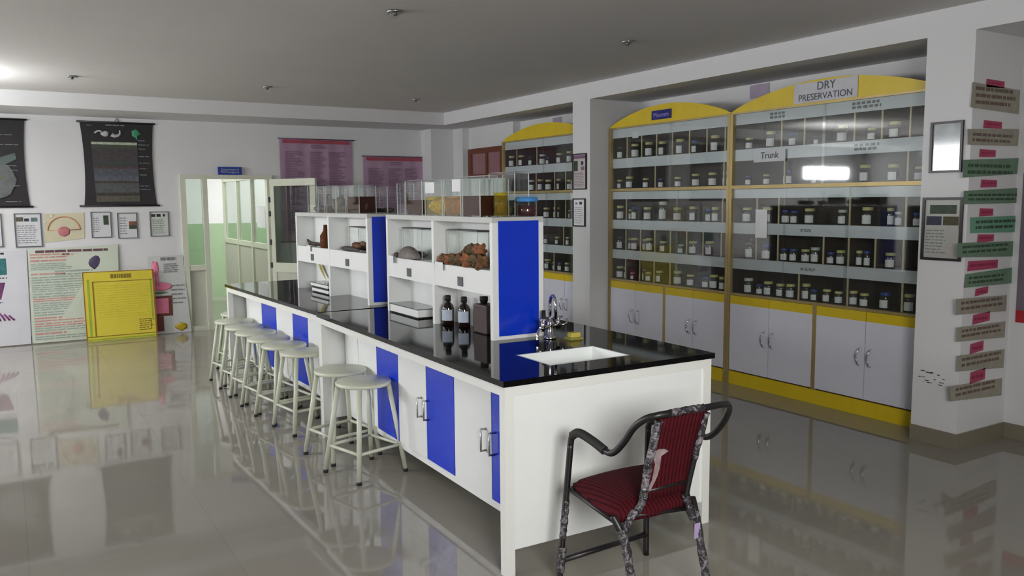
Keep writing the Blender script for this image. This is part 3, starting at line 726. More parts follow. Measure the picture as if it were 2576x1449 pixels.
# ------------------------------------------------------------------ the back wall display
ctr = random.Random(5)
def black_chart(x0, x1, z0, z1, label):
    t = thing('hanging_chart', label, 'wall chart', ((x0+x1)/2, YB, z0))
    xm = (x0+x1)/2; hw = (x1-x0)/2
    bm = MB(); n, k = 16, 8; vs = []
    for i in range(n+1):
        s = i/n; w = hw*(1-.07*math.sin(PI*s)**.8)
        vs.append([bm.bm.verts.new((xm+w*(2*j/k-1), YB-.012-.010*math.sin(PI*s)*(1-.5*abs(2*j/k-1)), z0+(z1-z0)*s)) for j in range(k+1)])
    for i in range(n):
        for j in range(k):
            f = bm.bm.faces.new((vs[i][j], vs[i][j+1], vs[i+1][j+1], vs[i+1][j])); f.smooth = True
    bm.build('sheet', mat('black_chart_cloth', (31, 28, 33), .5, var=.12, scale=5), t)
    MB().tube([(x0-.03, YB-.012, z1), (x1+.02, YB-.012, z1)], .011, 8).build('top_rod', M['frame'], t)
    MB().tube([(x0-.05, YB-.014, z0), (x1+.03, YB-.014, z0)], .011, 8).build('bottom_rod', M['frame'], t)
    MB().tube([(xm-.03, YB-.012, z1), (xm, YB-.01, z1+.05), (xm+.03, YB-.012, z1)], .004, 6).build('hanging_cord', M['frame'], t)
    return t
ch = black_chart(.81, 1.60, 1.575, 2.55, 'black hanging chart of layered tissue with a green leaf drawing')
X, Z = .81, 1.575; yy = YB-.026
layers = [((172, 184, 160), .735, .765), ((64, 72, 60), .69, .735), ((66, 60, 62), .55, .69), ((60, 64, 64), .47, .55), ((82, 58, 56), .448, .47), ((76, 80, 88), .36, .448), ((84, 88, 98), .30, .36), ((64, 58, 46), .275, .30), ((80, 82, 84), .16, .275), ((58, 54, 48), .12, .16), ((86, 82, 72), .05, .12)]
for k, (c_, a, b) in enumerate(layers):
    ins = .10+.03*(1-a)
    MB().box(X+ins, X+.60, yy-.001, yy, Z+a*.975, Z+b*.975).build('tissue_layer', mat('tissue_print', c_, .6, var=.25, scale=30), ch)
q = MB()
for k, zf in enumerate((.79, .74, .69, .60, .52, .45, .375, .24, .2)): dashes(q, 0, X+.61, X+.735, Z+zf*.975-.009, Z+zf*.975+.009, 1, yy, .5, k, .4, .03, .09)
dashes(q, 0, X+.27, X+.48, Z+.932, Z+.952, 1, yy, .7, 3, .05, .04, .09); dashes(q, 0, X+.07, X+.13, Z+.925, Z+.945, 1, yy, .5, 9, .05)
q.build('lettering', M['inkg'], ch)
MB().tube(smooth_path([(X+.15, yy, Z+.845), (X+.19, yy, Z+.872), (X+.225, yy, Z+.865)]), .011, 8).lump((X+.255, yy, Z+.84), .042, .004, .034, .15, 2).build('seed_drawing', M['inkw'], ch)
MB().tube(smooth_path([(X+.33, yy, Z+.835), (X+.36, yy, Z+.82), (X+.40, yy, Z+.825), (X+.42, yy, Z+.85), (X+.418, yy, Z+.885)]), lambda s: .02*(1-s)+.007, 8).build('pod_drawing', M['inkw'], ch)
MB().lump((X+.595, yy, Z+.855), .052, .004, .046, .3, 4).tube([(X+.60, yy, Z+.83), (X+.605, yy, Z+.78)], .006, 6).build('leaf_drawing', mat('leaf_green_print', (62, 140, 100), .7), ch)
ch = black_chart(-.55, .265, 1.575, 2.545, 'black hanging chart of a pale cell, cut off by the left border')
X = -.55
MB().lump((X+.50, yy, Z+.30), .20, .004, .22, .08, 7, 3).build('cell_drawing', mat('grey_cell_print', (104, 108, 108), .6, var=.2, scale=16), ch)
MB().lump((X+.52, yy-.003, Z+.33), .035, .004, .03, .1, 2).build('nucleus_drawing', mat('olive_print', (140, 130, 60), .7), ch)
MB().prism([(X+.42, yy-.001, Z+.50), (X+.70, yy-.001, Z+.60), (X+.71, yy-.001, Z+.53), (X+.55, yy-.001, Z+.44)], (0, -.001, 0)).build('membrane_drawing', mat('grey_green_print', (92, 106, 100), .6), ch)
q = MB()
for k, (x_, zf) in enumerate(((.50, .82), (.5, .71), (.60, .47), (.64, .42), (.62, .24), (.58, .06))): dashes(q, 0, X+x_, X+.75, Z+zf*.97-.008, Z+zf*.97+.008, 1, yy, .5, k+20, .3, .04, .12)
q.build('lettering', M['inkg'], ch)

def purple_chart(x0, x1, z0, z1, label, seed):
    t = thing('cloth_chart', label, 'wall chart', ((x0+x1)/2, YB, z0), group='mauve cloth charts')
    bm = MB(); n, k = 10, 28; vs = []
    for i in range(n+1):
        s = i/n
        vs.append([bm.bm.verts.new((x0+(x1-x0)*j/k+.012*(1-s)*math.sin(j*.8), YB-.014-.008*(1-s*.6)*math.sin(j*1.05+seed), z0+(z1-z0)*s)) for j in range(k+1)])
    for i in range(n):
        for j in range(k):
            f = bm.bm.faces.new((vs[i][j], vs[i][j+1], vs[i+1][j+1], vs[i+1][j])); f.smooth = True
    bm.build('sheet', mat('mauve_cloth', (178, 150, 172), .75, spec=.15, var=.08, scale=3), t)
    y = YB-.024
    mr = mat('mauve_rod', (96, 76, 92), .5)
    MB().tube([(x0-.02, YB-.014, z1), (x1+.04, YB-.014, z1)], .008, 6).build('top_rod', mr, t)
    MB().tube([(x0-.02, YB-.014, z0), (x1+.02, YB-.014, z0)], .012, 6).build('bottom_rod', mr, t)
    W = x1-x0
    dashes(MB(), 0, x0+.04, x1-.04, z1-.06, z1-.012, 1, y, .95, seed, .0, .1, .3).build('heading', mat('crimson_heading', (170, 76, 92), .7), t)
    q = dashes(MB(), 0, x0+.42*W, x0+.62*W, z1-.125, z1-.07, 2, y, .6, seed+1, .1)
    for a, b in ((.07, .33), (.40, .62), (.66, .9)):
        dashes(q, 0, x0+a*W, x0+b*W, z0+.12, z1-.16, int((z1-z0-.28)/.021), y, .55, seed+int(a*100), .5, .03, .12)
    q.build('lettering', mat('plum_print', (140, 108, 134), .8), t)
purple_chart(3.115, 4.11, 1.08, 2.43, 'larger mauve cloth chart with a red heading, right of the doorway', 1)
purple_chart(4.265, 5.2, 1.0, 2.225, 'smaller, lower mauve cloth chart nearer the room corner', 5)

# row of small framed notices
g1 = mat('moss_photo', (84, 84, 66), .5, var=.3, scale=30); g2 = mat('teal_photo', (96, 118, 112), .5, var=.3, scale=30); g3 = mat('rust_photo', (120, 78, 52), .5, var=.35, scale=30)
pl = mat('pale_sheet', (214, 214, 218), .5, var=.02)
framed('framed_notice', 'small grey frame at the left border below the black chart', 'y', -.26, -.025, 1.128, 1.5, YB, M['framegrey'], .009, pl, [], lines=[(.1, .85, .2, .8, 8)])
framed('framed_notice', 'grey framed notice with three photos along its top', 'y', .095, .36, 1.118, 1.5, YB, M['framegrey'], .010, pl,
       [(.07, .34, .76, .89, g1, 'photo'), (.37, .55, .76, .85, dblue, 'photo'), (.62, .87, .75, .87, g2, 'photo')], lines=[(.1, .85, .1, .66, 9)])
framed('framed_notice', 'narrow framed notice with one dark green photo on its right', 'y', .868, 1.082, 1.203, 1.506, YB, M['framegrey'], .008, pl,
       [(.62, .88, .5, .86, dgreen, 'photo')], lines=[(.1, .5, .2, .8, 7)])
framed('framed_notice', 'narrow framed notice with a rust and green photo on its right', 'y', 1.150, 1.366, 1.186, 1.492, YB, M['framegrey'], .008, pl,
       [(.58, .96, .50, .66, g3, 'photo'), (.58, .96, .36, .50, dgreen, 'photo')], lines=[(.12, .5, .14, .84, 7)])
framed('framed_notice', 'framed notice with three tiny black pictures, nearest the doorway', 'y', 1.508, 1.722, 1.20, 1.50, YB, M['framegrey'], .008, mat('pale_green_sheet', (206, 212, 202), .5),
       [(.08, .3, .79, .9, M['frame'], 'photo'), (.36, .58, .79, .9, M['frame'], 'photo'), (.7, .82, .80, .9, M['frame'], 'photo')], lines=[(.14, .8, .1, .7, 8)])
rb = thing('plant_poster', 'cream poster with an arch and a pink flower disc between grey frames', 'poster', (.59, YB, 1.18))
MB().prism([(.385, YB-.006, 1.165), (.395, YB-.006, 1.49), (.80, YB-.006, 1.50), (.79, YB-.006, 1.20)], (0, .004, 0)).build('sheet', mat('cream_poster_sheet', (206, 200, 172), .6, var=.05), rb)
y = YB-.007
MB().tube([(.585-.165*math.cos(a), y, 1.30+.155*math.sin(a)) for a in [PI*i/18 for i in range(19)]], .008, 6).tube([(.42, y, 1.30), (.75, y, 1.305)], .005, 6).build('arch_drawing', mat('orange_print', (198, 142, 104), .7), rb)
MB().lathe([(0, 0), (.07, 0), (.07, .002), (0, .002)], 24).build('tmp', M['pink'])
tmp = bpy.data.objects['tmp']; bpy.data.objects.remove(tmp)
MB().lump((.585, y, 1.285), .062, .003, .062, .05, 3).build('flower_disc', mat('rose_print', (184, 112, 120), .7, var=.15, scale=20), rb)
MB().lump((.47, y, 1.465), .014, .003, .012, .1, 3, 1).lump((.40, y, 1.40), .012, .003, .011, .1, 4, 1).build('white_spots', M['paper'], rb)  # small plain white spots on the sheet

# big paper banners standing on the floor against the wall
cream = mat('pale_green_banner', (204, 212, 196), .65, var=.05, scale=3)
lav = mat('pale_lavender_banner', (208, 208, 214), .65, var=.04, scale=3)
bn = thing('text_banner', 'pale green printed banner full of red and green text lines', 'poster', (.65, YB-.02, 0))
y0 = YB-.02
MB().prism([(.19, y0, .012), (.205, y0, 1.09), (.9, y0, 1.108), (1.14, y0, 1.125), (1.13, y0-.01, .82), (1.10, y0, .012)], (0, .004, 0)).build('sheet', cream, bn)
y = y0-.002
dashes(MB(), 0, .28, 1.03, 1.045, 1.08, 1, y, .8, 4, .02, .08, .16).build('heading', mat('plum_heading', (104, 74, 82), .8), bn)
q = MB(); q2 = MB()
blocks = [(.925, .985, 2, 'r', .45), (.885, .92, 1, 'r', .42), (.80, .88, 4, 'g', .45), (.745, .775, 1, 'r', .40), (.73, .80, 2, 'g', .72), (.655, .735, 3, 'g', .70), (.56, .65, 4, 'g', .72), (.50, .555, 2, 'g', .66), (.455, .50, 2, 'r', .66),
          (.36, .45, 4, 'g', .55), (.30, .355, 2, 'g', .70), (.235, .295, 2, 'r', .62), (.18, .23, 2, 'r', .55), (.13, .18, 2, 'g', .66), (.09, .13, 1, 'r', .4), (.04, .09, 2, 'g', .68)]
for k, (a, b, n, c_, xe) in enumerate(blocks):
    dashes(q if c_ == 'r' else q2, 0, .225 if not (k == 4) else .46, .2+xe, a*1.06, b*1.06, n, y, .5, 60+k, .18, .04, .13)
dashes(q, 0, .55, .66, 1.005, 1.035, 1, y, .6, 91, .1)
q.build('red_lettering', M['inkr'], bn); q2.build('green_lettering', M['inkgr'], bn)
MB().lump((.89, y, .91), .075, .003, .085, .12, 9).build('fruit_picture', mat('dark_plum_picture', (74, 64, 92), .6, var=.3, scale=25), bn)
bn = thing('picture_banner', 'pale lavender banner with three micrograph pictures at the left border', 'poster', (-.15, YB-.02, 0))
MB().prism([(-.62, y0, .008), (-.62, y0, 1.1), (.10, y0, 1.10), (.195, y0-.004, 1.085), (.18, y0-.006, .012)], (0, .004, 0)).build('sheet', lav, bn)
MB().box(-.30, .0, y-.001, y, .815, 1.0).build('teal_micrograph', mat('teal_micrograph', (44, 108, 108), .6, var=.4, scale=24), bn)
MB().box(-.30, .01, y-.001, y, .54, .73).build('purple_micrograph', mat('purple_micrograph', (104, 52, 96), .6, var=.4, scale=24), bn)
q = MB()
for k in range(5): q.tube([(-.2+k*.045, y, .42-.016*k), (-.17+k*.045, y, .36-.01*k), (-.15+k*.045, y, .30)], .011, 6)
q.build('chromosome_drawing', mat('plum_ink', (130, 62, 122), .7), bn)
q = dashes(MB(), 0, -.3, .0, .77, .79, 1, y, .6, 1); dashes(q, 0, -.3, .01, .495, .515, 1, y, .6, 2); dashes(q, 0, -.3, -.01, .23, .25, 1, y, .6, 3); dashes(q, 0, -.3, 0, 1.04, 1.07, 1, y, .7, 4); dashes(q, 0, -.3, .1, .02, .07, 2, y, .6, 5)
q.build('lettering', M['ink'], bn)

# yellow board and flower board leaning on the wall
def lean(y_bot, y_top, z): return y_bot+(y_top-y_bot)*z/.83
yb = thing('yellow_board', 'bright yellow bordered notice board leaning on the wall', 'notice board', (1.12, 10.7, 0))
def slab(mb, x0, x1, z0, z1, d0, d1, tilt=.02):
    P = lambda x, z, d: (x, lean(10.70, 10.79, z)-d, z+tilt*(1-(x-.74)/.76)*0)
    a = [P(x0, z0, d0), P(x1, z0, d0), P(x1, z1, d0), P(x0, z1, d0)]
    mb.prism(a, (0, d0-d1, 0)); return mb
slab(MB(), .735, 1.505, .002, .808, 0, .018).build('board', M['yel2'], yb)
ol = mat('olive_line', (134, 110, 26), .7); gl_ = mat('lime_line', (150, 176, 50), .7); rd = mat('rust_line', (150, 90, 40), .7)
q = slab(MB(), .745, 1.495, .046, .056, .018, .0195); slab(q, .83, 1.48, .685, .693, .018, .0195); slab(q, .83, .845, .056, .685, .018, .0195)
q.build('inner_border', ol, yb)
q = slab(MB(), .775, .80, .056, .72, .018, .0195); slab(q, .75, 1.495, .012, .026, .018, .0195); slab(q, 1.455, 1.475, .2, .70, .018, .0195); q.build('lime_border', gl_, yb)
q = slab(MB(), .735, .745, .002, .808, .018, .0195); slab(q, 1.487, 1.505, .002, .808, .018, .0195); slab(q, .735, 1.505, .8, .808, .018, .0195); q.build('rust_border', rd, yb)
q = MB(); rnd = random.Random(2); x = 1.03
while x < 1.24:
    w = rnd.uniform(.012, .03); slab(q, x, x+w, .722, .772, .018, .0195); x += w+.006
x = 1.30
for k in range(6):
    x = 1.31
    while x < 1.42:
        w = rnd.uniform(.02, .05); slab(q, x, x+w, .09+k*.025, .1+k*.025, .018, .0195); x += w+.008
slab(q, 1.435, 1.445, .1, .22, .018, .0195)
q.build('lettering', ol, yb)
q = MB()
for k in range(14):
    x = .87
    while x < 1.42:
        w = rnd.uniform(.03, .12); slab(q, x, min(x+w, 1.44), .27+k*.028, .276+k*.028, .018, .0192); x += w+.012
q.build('faint_lettering', mat('faint_olive_print', (196, 184, 44), .7), yb)
fb = thing('flower_board', 'white board with pink flower parts behind the yellow board', 'notice board', (1.7, 10.82, 0))
MB().prism([(1.48, 10.815, .002), (1.462, 10.845, .95), (1.86, 10.845, .965), (1.915, 10.815, .002)], (0, .01, 0)).build('board', mat('pale_board', (206, 208, 206), .6, var=.03), fb)
y = 10.812
MB().lump((1.535, 10.838, .80), .045, .003, .10, .25, 5).tube([(1.545, 10.834, .72), (1.555, 10.828, .60)], .02, 8).build('stigma_drawing', M['pink'], fb)
MB().lump((1.60, 10.828, .585), .115, .004, .055, .1, 6).build('petal_drawing', M['pink'], fb)
MB().lump((1.575, 10.825, .51), .09, .003, .014, .1, 7).build('sepal_drawing', mat('leaf_green_paint', (90, 130, 84), .8), fb)
q = MB().box(1.50, 1.71, 10.821, 10.8225, .22, .47); q.build('ovary_outline', M['brown'], fb)
MB().box(1.50, 1.665, 10.819, 10.8208, .255, .44).build('ovary_drawing', M['pink'], fb)
MB().box(1.50, 1.60, 10.816, 10.8175, .03, .22).build('stalk_drawing', M['brown'], fb)
MB().lump((1.80, 10.813, .075), .075, .003, .045, .2, 8).build('yellow_patch', mat('yellow_patch_paint', (198, 172, 40), .8, var=.15, scale=25), fb)
q = dashes(MB(), 0, 1.60, 1.78, .90, .945, 1, 10.840, .8, 1, .1); dashes(q, 0, 1.63, 1.80, .75, .87, 5, 10.834, .5, 2, .15); dashes(q, 0, 1.70, 1.87, .35, .62, 5, 10.822, .25, 3, .3)
q.build('lettering', M['inkg'], fb)
# ------------------------------------------------------------------ things on and in the shelf units
def box_jar(name, label, x0, x1, y0, y1, h, content=None, ch=.1, liquid=None, lidm='boxg', labels=(), z=TZ, group=None, seed=1, spread=.85):
    xc, yc = (x0+x1)/2, (y0+y1)/2
    t = thing(name, label, 'specimen jar', (xc, yc, z), group=group)
    g = MB().box(x0, x1, y0, y1, z, z+h-.008)
    g.build('glass_walls', M['boxg'], t)
    MB().box(x0-.004, x1+.004, y0-.004, y1+.004, z+h-.008, z+h).build('lid', M[lidm], t)
    for ex_ in (x0, x1):
        for ey_ in (y0, y1): MB().box(ex_-.002, ex_+.002, ey_-.002, ey_+.002, z, z+h-.008).build('glass_edge', M['edge'], t)
    if liquid:
        MB().box(x0+.006, x1-.006, y0+.006, y1-.006, z+.006, z+ch).build('preserving_liquid', liquid, t)
    if content:
        rnd = random.Random(seed); c = MB(); n = 8 if liquid in (yl, yl2) else 4
        for k in range(n):
            ry = (y1-y0)*.5*(rnd.uniform(.3, .5) if n == 4 else rnd.uniform(.12, .2)); rx = (x1-x0)*.5*rnd.uniform(.5, .7); rz = ch*.5*rnd.uniform(.7, .95)
            c.lump((xc+rnd.uniform(-.2, .2)*(x1-x0)*.4, y0+ry*1.1+(y1-y0-2.2*ry)*k/(n-1), z+.006+rz), rx, ry, rz, .22, seed*10+k, 2)
        c.build('specimen', content, t)
    for (yy0, yy1, z0, z1) in labels:
        MB().box(x0-.0015, x0-.0005, yy0, yy1, z+z0, z+z1).build('paper_label', M['paper'], t)
    return t
def liq(name, rgb, a): return glass(name, rgb, .6, .1, 1.3, (rgb, a))
M['edge'] = mat('pale_glass_edge', (196, 206, 204), .2, var=.05)
yl = liq('yellow_liquid', (250, 232, 90), .10); yl2 = liq('straw_liquid', (238, 212, 120), .10); br_ = liq('brown_liquid', (66, 30, 16), .75); gr_ = liq('smoky_liquid', (98, 92, 86), .5)
sp1 = mat('brown_specimen', (98, 62, 38), .7, var=.35, scale=40); sp2 = mat('dark_specimen', (58, 46, 40), .7, var=.35, scale=40); sp3 = mat('amber_specimen', (178, 122, 54), .6, var=.5, scale=34); sp4 = mat('pale_yellow_specimen', (206, 190, 70), .6, var=.55, scale=34)
GJ = 'glass museum jars on the shelf tops'
# farther unit
box_jar('museum_jar', 'glass jar with a low dark base, leftmost on the farther shelf top', 2.20, 2.34, 6.64, 6.88, .232, mat('slate_specimen', (66, 70, 74), .6), .062, group=GJ, seed=2)
t = box_jar('museum_jar', 'slim glass jar with a tiny standing model, second from left on farther shelf top', 2.20, 2.32, 6.46, 6.61, .215, sp2, .05, group=GJ, seed=3)
MB().tube([(2.25, 6.53, TZ+.01), (2.25, 6.53, TZ+.14)], .006, 8).lathe([(.0, .135), (.03, .14), (.026, .15), (0, .155)], 12, (2.25, 6.53, TZ)).build('standing_model', sp1, t)
box_jar('museum_jar', 'glass jar holding a tall olive-brown specimen on the farther shelf top', 2.20, 2.34, 6.20, 6.43, .215, mat('olive_brown_specimen', (88, 76, 54), .7, var=.3, scale=40), .14, group=GJ, seed=4)
box_jar('museum_jar', 'glass jar with short dark stubs beside the olive-brown specimen', 2.20, 2.33, 5.98, 6.18, .21, sp2, .075, group=GJ, seed=5)
box_jar('museum_jar', 'glass jar with a rusty dark-brown block on the farther shelf top', 2.20, 2.33, 5.70, 5.955, .21, mat('rusty_specimen', (84, 52, 34), .7, var=.4, scale=40), .125, br_, group=GJ, seed=6)
box_jar('museum_jar', 'wide glass jar with a low dark brown layer, nearest end of the farther shelf top', 2.37, 2.47, 5.58, 5.97, .20, sp2, .045, group=GJ, seed=7)
# nearer unit
t = thing('glass_tube', 'thin brown specimen tube standing left of all jars on the nearer shelf', 'specimen tube', (2.30, 5.09, TZ), group=GJ)
MB().lathe([(0, 0), (.025, 0), (.026, .03), (.012, .035), (.012, .15), (0, .155)], 14, (2.30, 5.09, TZ)).build('tube', M['boxg'], t)
MB().lathe([(0, .03), (.009, .03), (.009, .14), (0, .14)], 10, (2.30, 5.09, TZ)).build('specimen', sp1, t)
box_jar('museum_jar', 'empty tall glass jar next to the brown specimen tube', 2.21, 2.33, 4.92, 5.04, .21, None, group=GJ)
box_jar('museum_jar', 'glass jar with rust-brown contents at half height, nearer shelf', 2.20, 2.36, 4.64, 4.885, .222, sp3, .095, br_, group=GJ, seed=9)
box_jar('museum_jar', 'glass jar of bright yellow liquid with a paper label at its top left', 2.20, 2.38, 4.365, 4.60, .213, sp4, .115, yl, labels=((4.47, 4.595, .135, .2),), group=GJ, seed=10)
box_jar('museum_jar', 'glass jar of straw-brown liquid with a paper label at its top right', 2.20, 2.38, 4.135, 4.345, .213, sp3, .115, yl2, labels=((4.14, 4.24, .14, .21),), group=GJ, seed=11)
box_jar('museum_jar', 'glass jar of dark brown liquid near the blue end panel', 2.20, 2.38, 3.915, 4.115, .21, sp2, .115, br_, group=GJ, seed=12)
t = thing('glass_cylinder', 'glass cylinder of glowing yellow liquid at the end of the nearer shelf', 'specimen jar', (2.29, 3.84, TZ), group=GJ)
MB().lathe([(0, 0), (.042, 0), (.042, .20), (.046, .205), (0, .207)], 20, (2.29, 3.845, TZ)).build('glass_walls', M['boxg'], t)
MB().lathe([(0, .006), (.037, .006), (.037, .13), (0, .13)], 18, (2.29, 3.845, TZ)).build('preserving_liquid', yl, t)
MB().lump((2.29, 3.845, TZ+.05), .02, .024, .042, .3, 3).build('specimen', sp1, t)
box_jar('museum_jar', 'larger empty glass box behind the yellow jars', 2.40, 2.49, 4.22, 4.56, .235, None, group=GJ)
box_jar('museum_jar', 'larger glass box with olive contents behind the yellow cylinder', 2.40, 2.49, 3.88, 4.16, .245, mat('olive_specimen', (110, 98, 56), .7, var=.3, scale=40), .06, group=GJ, seed=14)
t = thing('round_jar', 'small round jar of dark red contents with a sky-blue lid', 'jar', (2.44, 3.808, TZ))
MB().lathe([(0, 0), (.050, 0), (.054, .01), (.054, .065), (.044, .08)], 22, (2.435, 3.815, TZ)).build('glass_walls', M['boxg'], t)
MB().lathe([(0, .005), (.049, .005), (.049, .06), (0, .06)], 20, (2.435, 3.815, TZ)).build('contents', mat('dark_red_contents', (64, 20, 26), .4), t)
MB().lathe([(.044, .08), (.062, .08), (.064, .09), (.056, .106), (0, .108)], 22, (2.435, 3.815, TZ)).build('lid', M['lidsky'], t)

# upper cubby holes (open front at x=2.19, back board near x=2.35)
def cj(label, y0, y1, h, content, ch_, sd): box_jar('museum_jar', label, 2.262, 2.335, y0, y1, h, content, ch_, None, 'lidd', z=SZ+.0006, group='glass jars in the cubby holes', seed=sd)
cj('dark-lidded glass jar behind the orange-brown heap', 4.06, 4.42, .205, None, .05, 1)
cj('dark-lidded glass jar behind the grey shell', 4.79, 5.08, .2, sp2, .05, 2)
cj('dark-lidded glass jar in the cubby beside the far blue panel', 5.66, 6.08, .185, sp1, .07, 3)
dm = [mat('orange_dried_fruit', (138, 88, 54), .8, var=.4, scale=30), mat('brown_dried_fruit', (104, 72, 44), .85, var=.4, scale=30), mat('olive_dried_fruit', (92, 80, 52), .85, var=.35, scale=30)]
rnd = random.Random(21)
pile = [(4.43, .030, 0), (4.37, .034, 1), (4.30, .036, 0), (4.23, .038, 2), (4.155, .042, 1), (4.08, .046, 0), (4.0, .048, 2), (3.94, .044, 1)]
for i, (y, r, k) in enumerate(pile):
    o = MB().lump((2.222, y, SZ+r*.86), r*.8, r*1.1, r*.82, .42, 30+i, 3)
    tag(o.build('dried_specimen', dm[k], origin=(2.222, y, SZ)), 'rough orange-brown dried specimen in the heap inside the cubby by the sink', 'dried specimen', 'dried specimens heaped in the cubby')
for i, (y, z_, r, k) in enumerate([(4.12, .082, .036, 1), (4.04, .10, .04, 2), (3.965, .102, .038, 0)]):
    o = MB().lump((2.225, y, SZ+z_), r*.8, r*1.1, r*.8, .42, 50+i, 3)
    tag(o.build('dried_specimen', dm[k], origin=(2.225, y, SZ+z_)), 'rough orange-brown dried specimen in the heap inside the cubby by the sink', 'dried specimen', 'dried specimens heaped in the cubby')
sh = thing('tortoise_shell', 'grey domed tortoise shell in the cubby beside the blue panel', 'shell', (2.225, 4.90, SZ))
bm_ = MB().lathe([(.98, .0), (1, .06), (.95, .3), (.78, .62), (.5, .86), (.2, .98), (0, 1)], 20, (0, 0, 0))
for v in bm_.bm.verts: v.co = V((2.222+v.co.x*.042, 4.90+v.co.y*.15, SZ+.006+v.co.z*.078))
bm_.build('carapace', mat('grey_shell', (104, 96, 92), .55, var=.35, scale=34), sh)
MB().lump((2.215, 5.08, SZ+.02), .016, .036, .015, .1, 4).build('head', sp2, sh)
MB().lump((2.215, 4.99, SZ+.010), .018, .03, .01, .1, 5).lump((2.215, 4.81, SZ+.010), .018, .03, .01, .1, 6).build('foot', sp2, sh)
t = thing('shell_dish', 'flat dark dried specimen lying in the third cubby', 'dried specimen', (2.2, 5.95, SZ))
MB().lump((2.205, 5.93, SZ+.019), .022, .22, .018, .15, 8).build('body', mat('grey_brown_specimen', (72, 66, 66), .7, var=.3, scale=30), t)
MB().lump((2.21, 5.80, SZ+.05), .022, .09, .024, .2, 9).build('top_piece', sp1, t)
t = thing('brown_flask', 'brown stoppered flask in the farthest cubby', 'bottle', (2.22, 6.57, SZ))
MB().lathe([(0, 0), (.042, 0), (.046, .01), (.046, .10), (.02, .14), (.016, .18), (.02, .185), (0, .19)], 20, (2.225, 6.53, SZ)).build('glass', liq('amber_liquid', (120, 76, 50), .6), t)
MB().lathe([(0, .003), (.04, .003), (.04, .085), (0, .09)], 18, (2.225, 6.53, SZ)).build('contents', sp1, t)
t = thing('dried_lizard', 'small dark dried lizard lying beside the brown flask', 'dried specimen', (2.215, 6.72, SZ))
MB().tube(smooth_path([(2.215, 6.98, SZ+.055), (2.22, 6.95, SZ+.035), (2.22, 6.90, SZ+.025), (2.22, 6.78, SZ+.022), (2.22, 6.66, SZ+.024), (2.215, 6.61, SZ+.03)]), lambda s: .004+.013*math.sin(PI*min(1, s*.95))**.7, 10).build('body', sp2, t)
for yy_ in (6.86, 6.70): MB().tube([(2.20, yy_, SZ+.02), (2.185+.014, yy_+.03, SZ+.004)], .005, 6).build('leg', sp2, t)

# lower bays
def bottle(x, y, label):
    t = thing('reagent_bottle', label, 'bottle', (x, y, NZ), group='dark reagent bottles')
    MB().lathe([(0, .001), (.034, .001), (.037, .006), (.037, .105), (.032, .122), (.018, .138), (.015, .15), (.015, .156)], 24, (x, y, NZ)).build('glass_body', M['amber'], t)
    MB().lathe([(.0155, .148), (.0185, .148), (.0185, .178), (.015, .182), (0, .182)], 18, (x, y, NZ)).build('cap', M['black'], t)
    l = MB(); n = 10; a0 = math.radians(180-35); a1 = math.radians(180+105)
    for k in range(n):
        p = a0+(a1-a0)*k/n; q = a0+(a1-a0)*(k+1)/n; R = .0376
        l.poly([(x+R*math.cos(a), y+R*math.sin(a), NZ+z) for a, z in ((p, .032), (q, .032), (q, .098), (p, .098))])
    lb_ = l.build('paper_label', mat('pale_blue_label', (176, 186, 202), .6, var=.04), t)
bottle(2.245, 4.405, 'dark reagent bottle, the left of a pair under the shelf')
bottle(2.288, 4.28, 'dark reagent bottle, the right of a pair under the shelf')
t = thing('brown_canister', 'brown square plastic bottle half hidden by the blue-panelled upright', 'bottle', (2.29, 4.02, NZ))
MB().box(2.245, 2.34, 3.94, 4.09, NZ+.0005, NZ+.165).build('body', M['brownp'], t, bevel=.008)
MB().lathe([(.0, .16), (.02, .16), (.02, .178), (.024, .178), (.024, .205), (0, .206)], 16, (2.29, 4.045, NZ)).build('cap', M['black'], t)
def tray(x0, x1, y0, y1, z, label, rz=0, hh=.034):
    xc, yc = (x0+x1)/2, (y0+y1)/2; t = thing('slide_tray', label, 'tray', (xc, yc, z), rz, group='white slide trays with dark glass tops')
    a, b = (x1-x0)/2, (y1-y0)/2
    MB().box(-a, a, -b, b, .008, hh).build('tray_body', M['lam'], t, world=False, bevel=.003)
    MB().box(-a+.008, a-.008, -b+.008, b-.008, 0, .008).build('base_plate', M['black'], t, world=False)
    MB().box(-a-.004, a+.004, -b-.004, b+.004, hh, hh+.006).build('glass_top', mat('smoky_glass_top', (84, 98, 98), .08, spec=.9), t, world=False)
tray(2.20, 2.345, 4.74, 5.18, NZ+.0005, 'white tray with a dark glass top beside the reagent bottles', 0, .056)
tray(2.175, 2.305, 6.385, 6.76, NZ+.0005, 'lower of two stacked white trays in the farther shelf unit', .033)
tray(2.175, 2.305, 6.40, 6.79, NZ+.0415, 'upper of two stacked white trays in the farther shelf unit', .033)
t = thing('yellow_leaf', 'yellowed dried leaf pinned inside the farther shelf unit', 'leaf', (2.29, 6.84, NZ+.15))
yy_ = 2.3
MB().prism([(2.292, 6.94, NZ+.22), (2.292, 6.86, NZ+.20), (2.292, 6.78, NZ+.12), (2.292, 6.75, NZ+.09), (2.292, 6.82, NZ+.12), (2.292, 6.90, NZ+.17)], (.001, 0, 0)).build('blade', mat('dull_yellow_leaf', (170, 156, 70), .7), t)
for (y, l) in ((4.40, 'small white paper tag on the shelf edge below the heap'), (5.13, 'small white paper tag on the shelf edge below the grey shell'), (6.78, 'small white paper tag on the shelf edge of the farthest cubby')):
    x_ = 2.186 if y < 5.3 else 2.157
    tag(MB().box(x_, x_+.0015, y-.05, y+.05, SZ-.035, SZ+.012).build('paper_tag', M['paper'], origin=(x_, y, SZ)), l, 'paper tag')

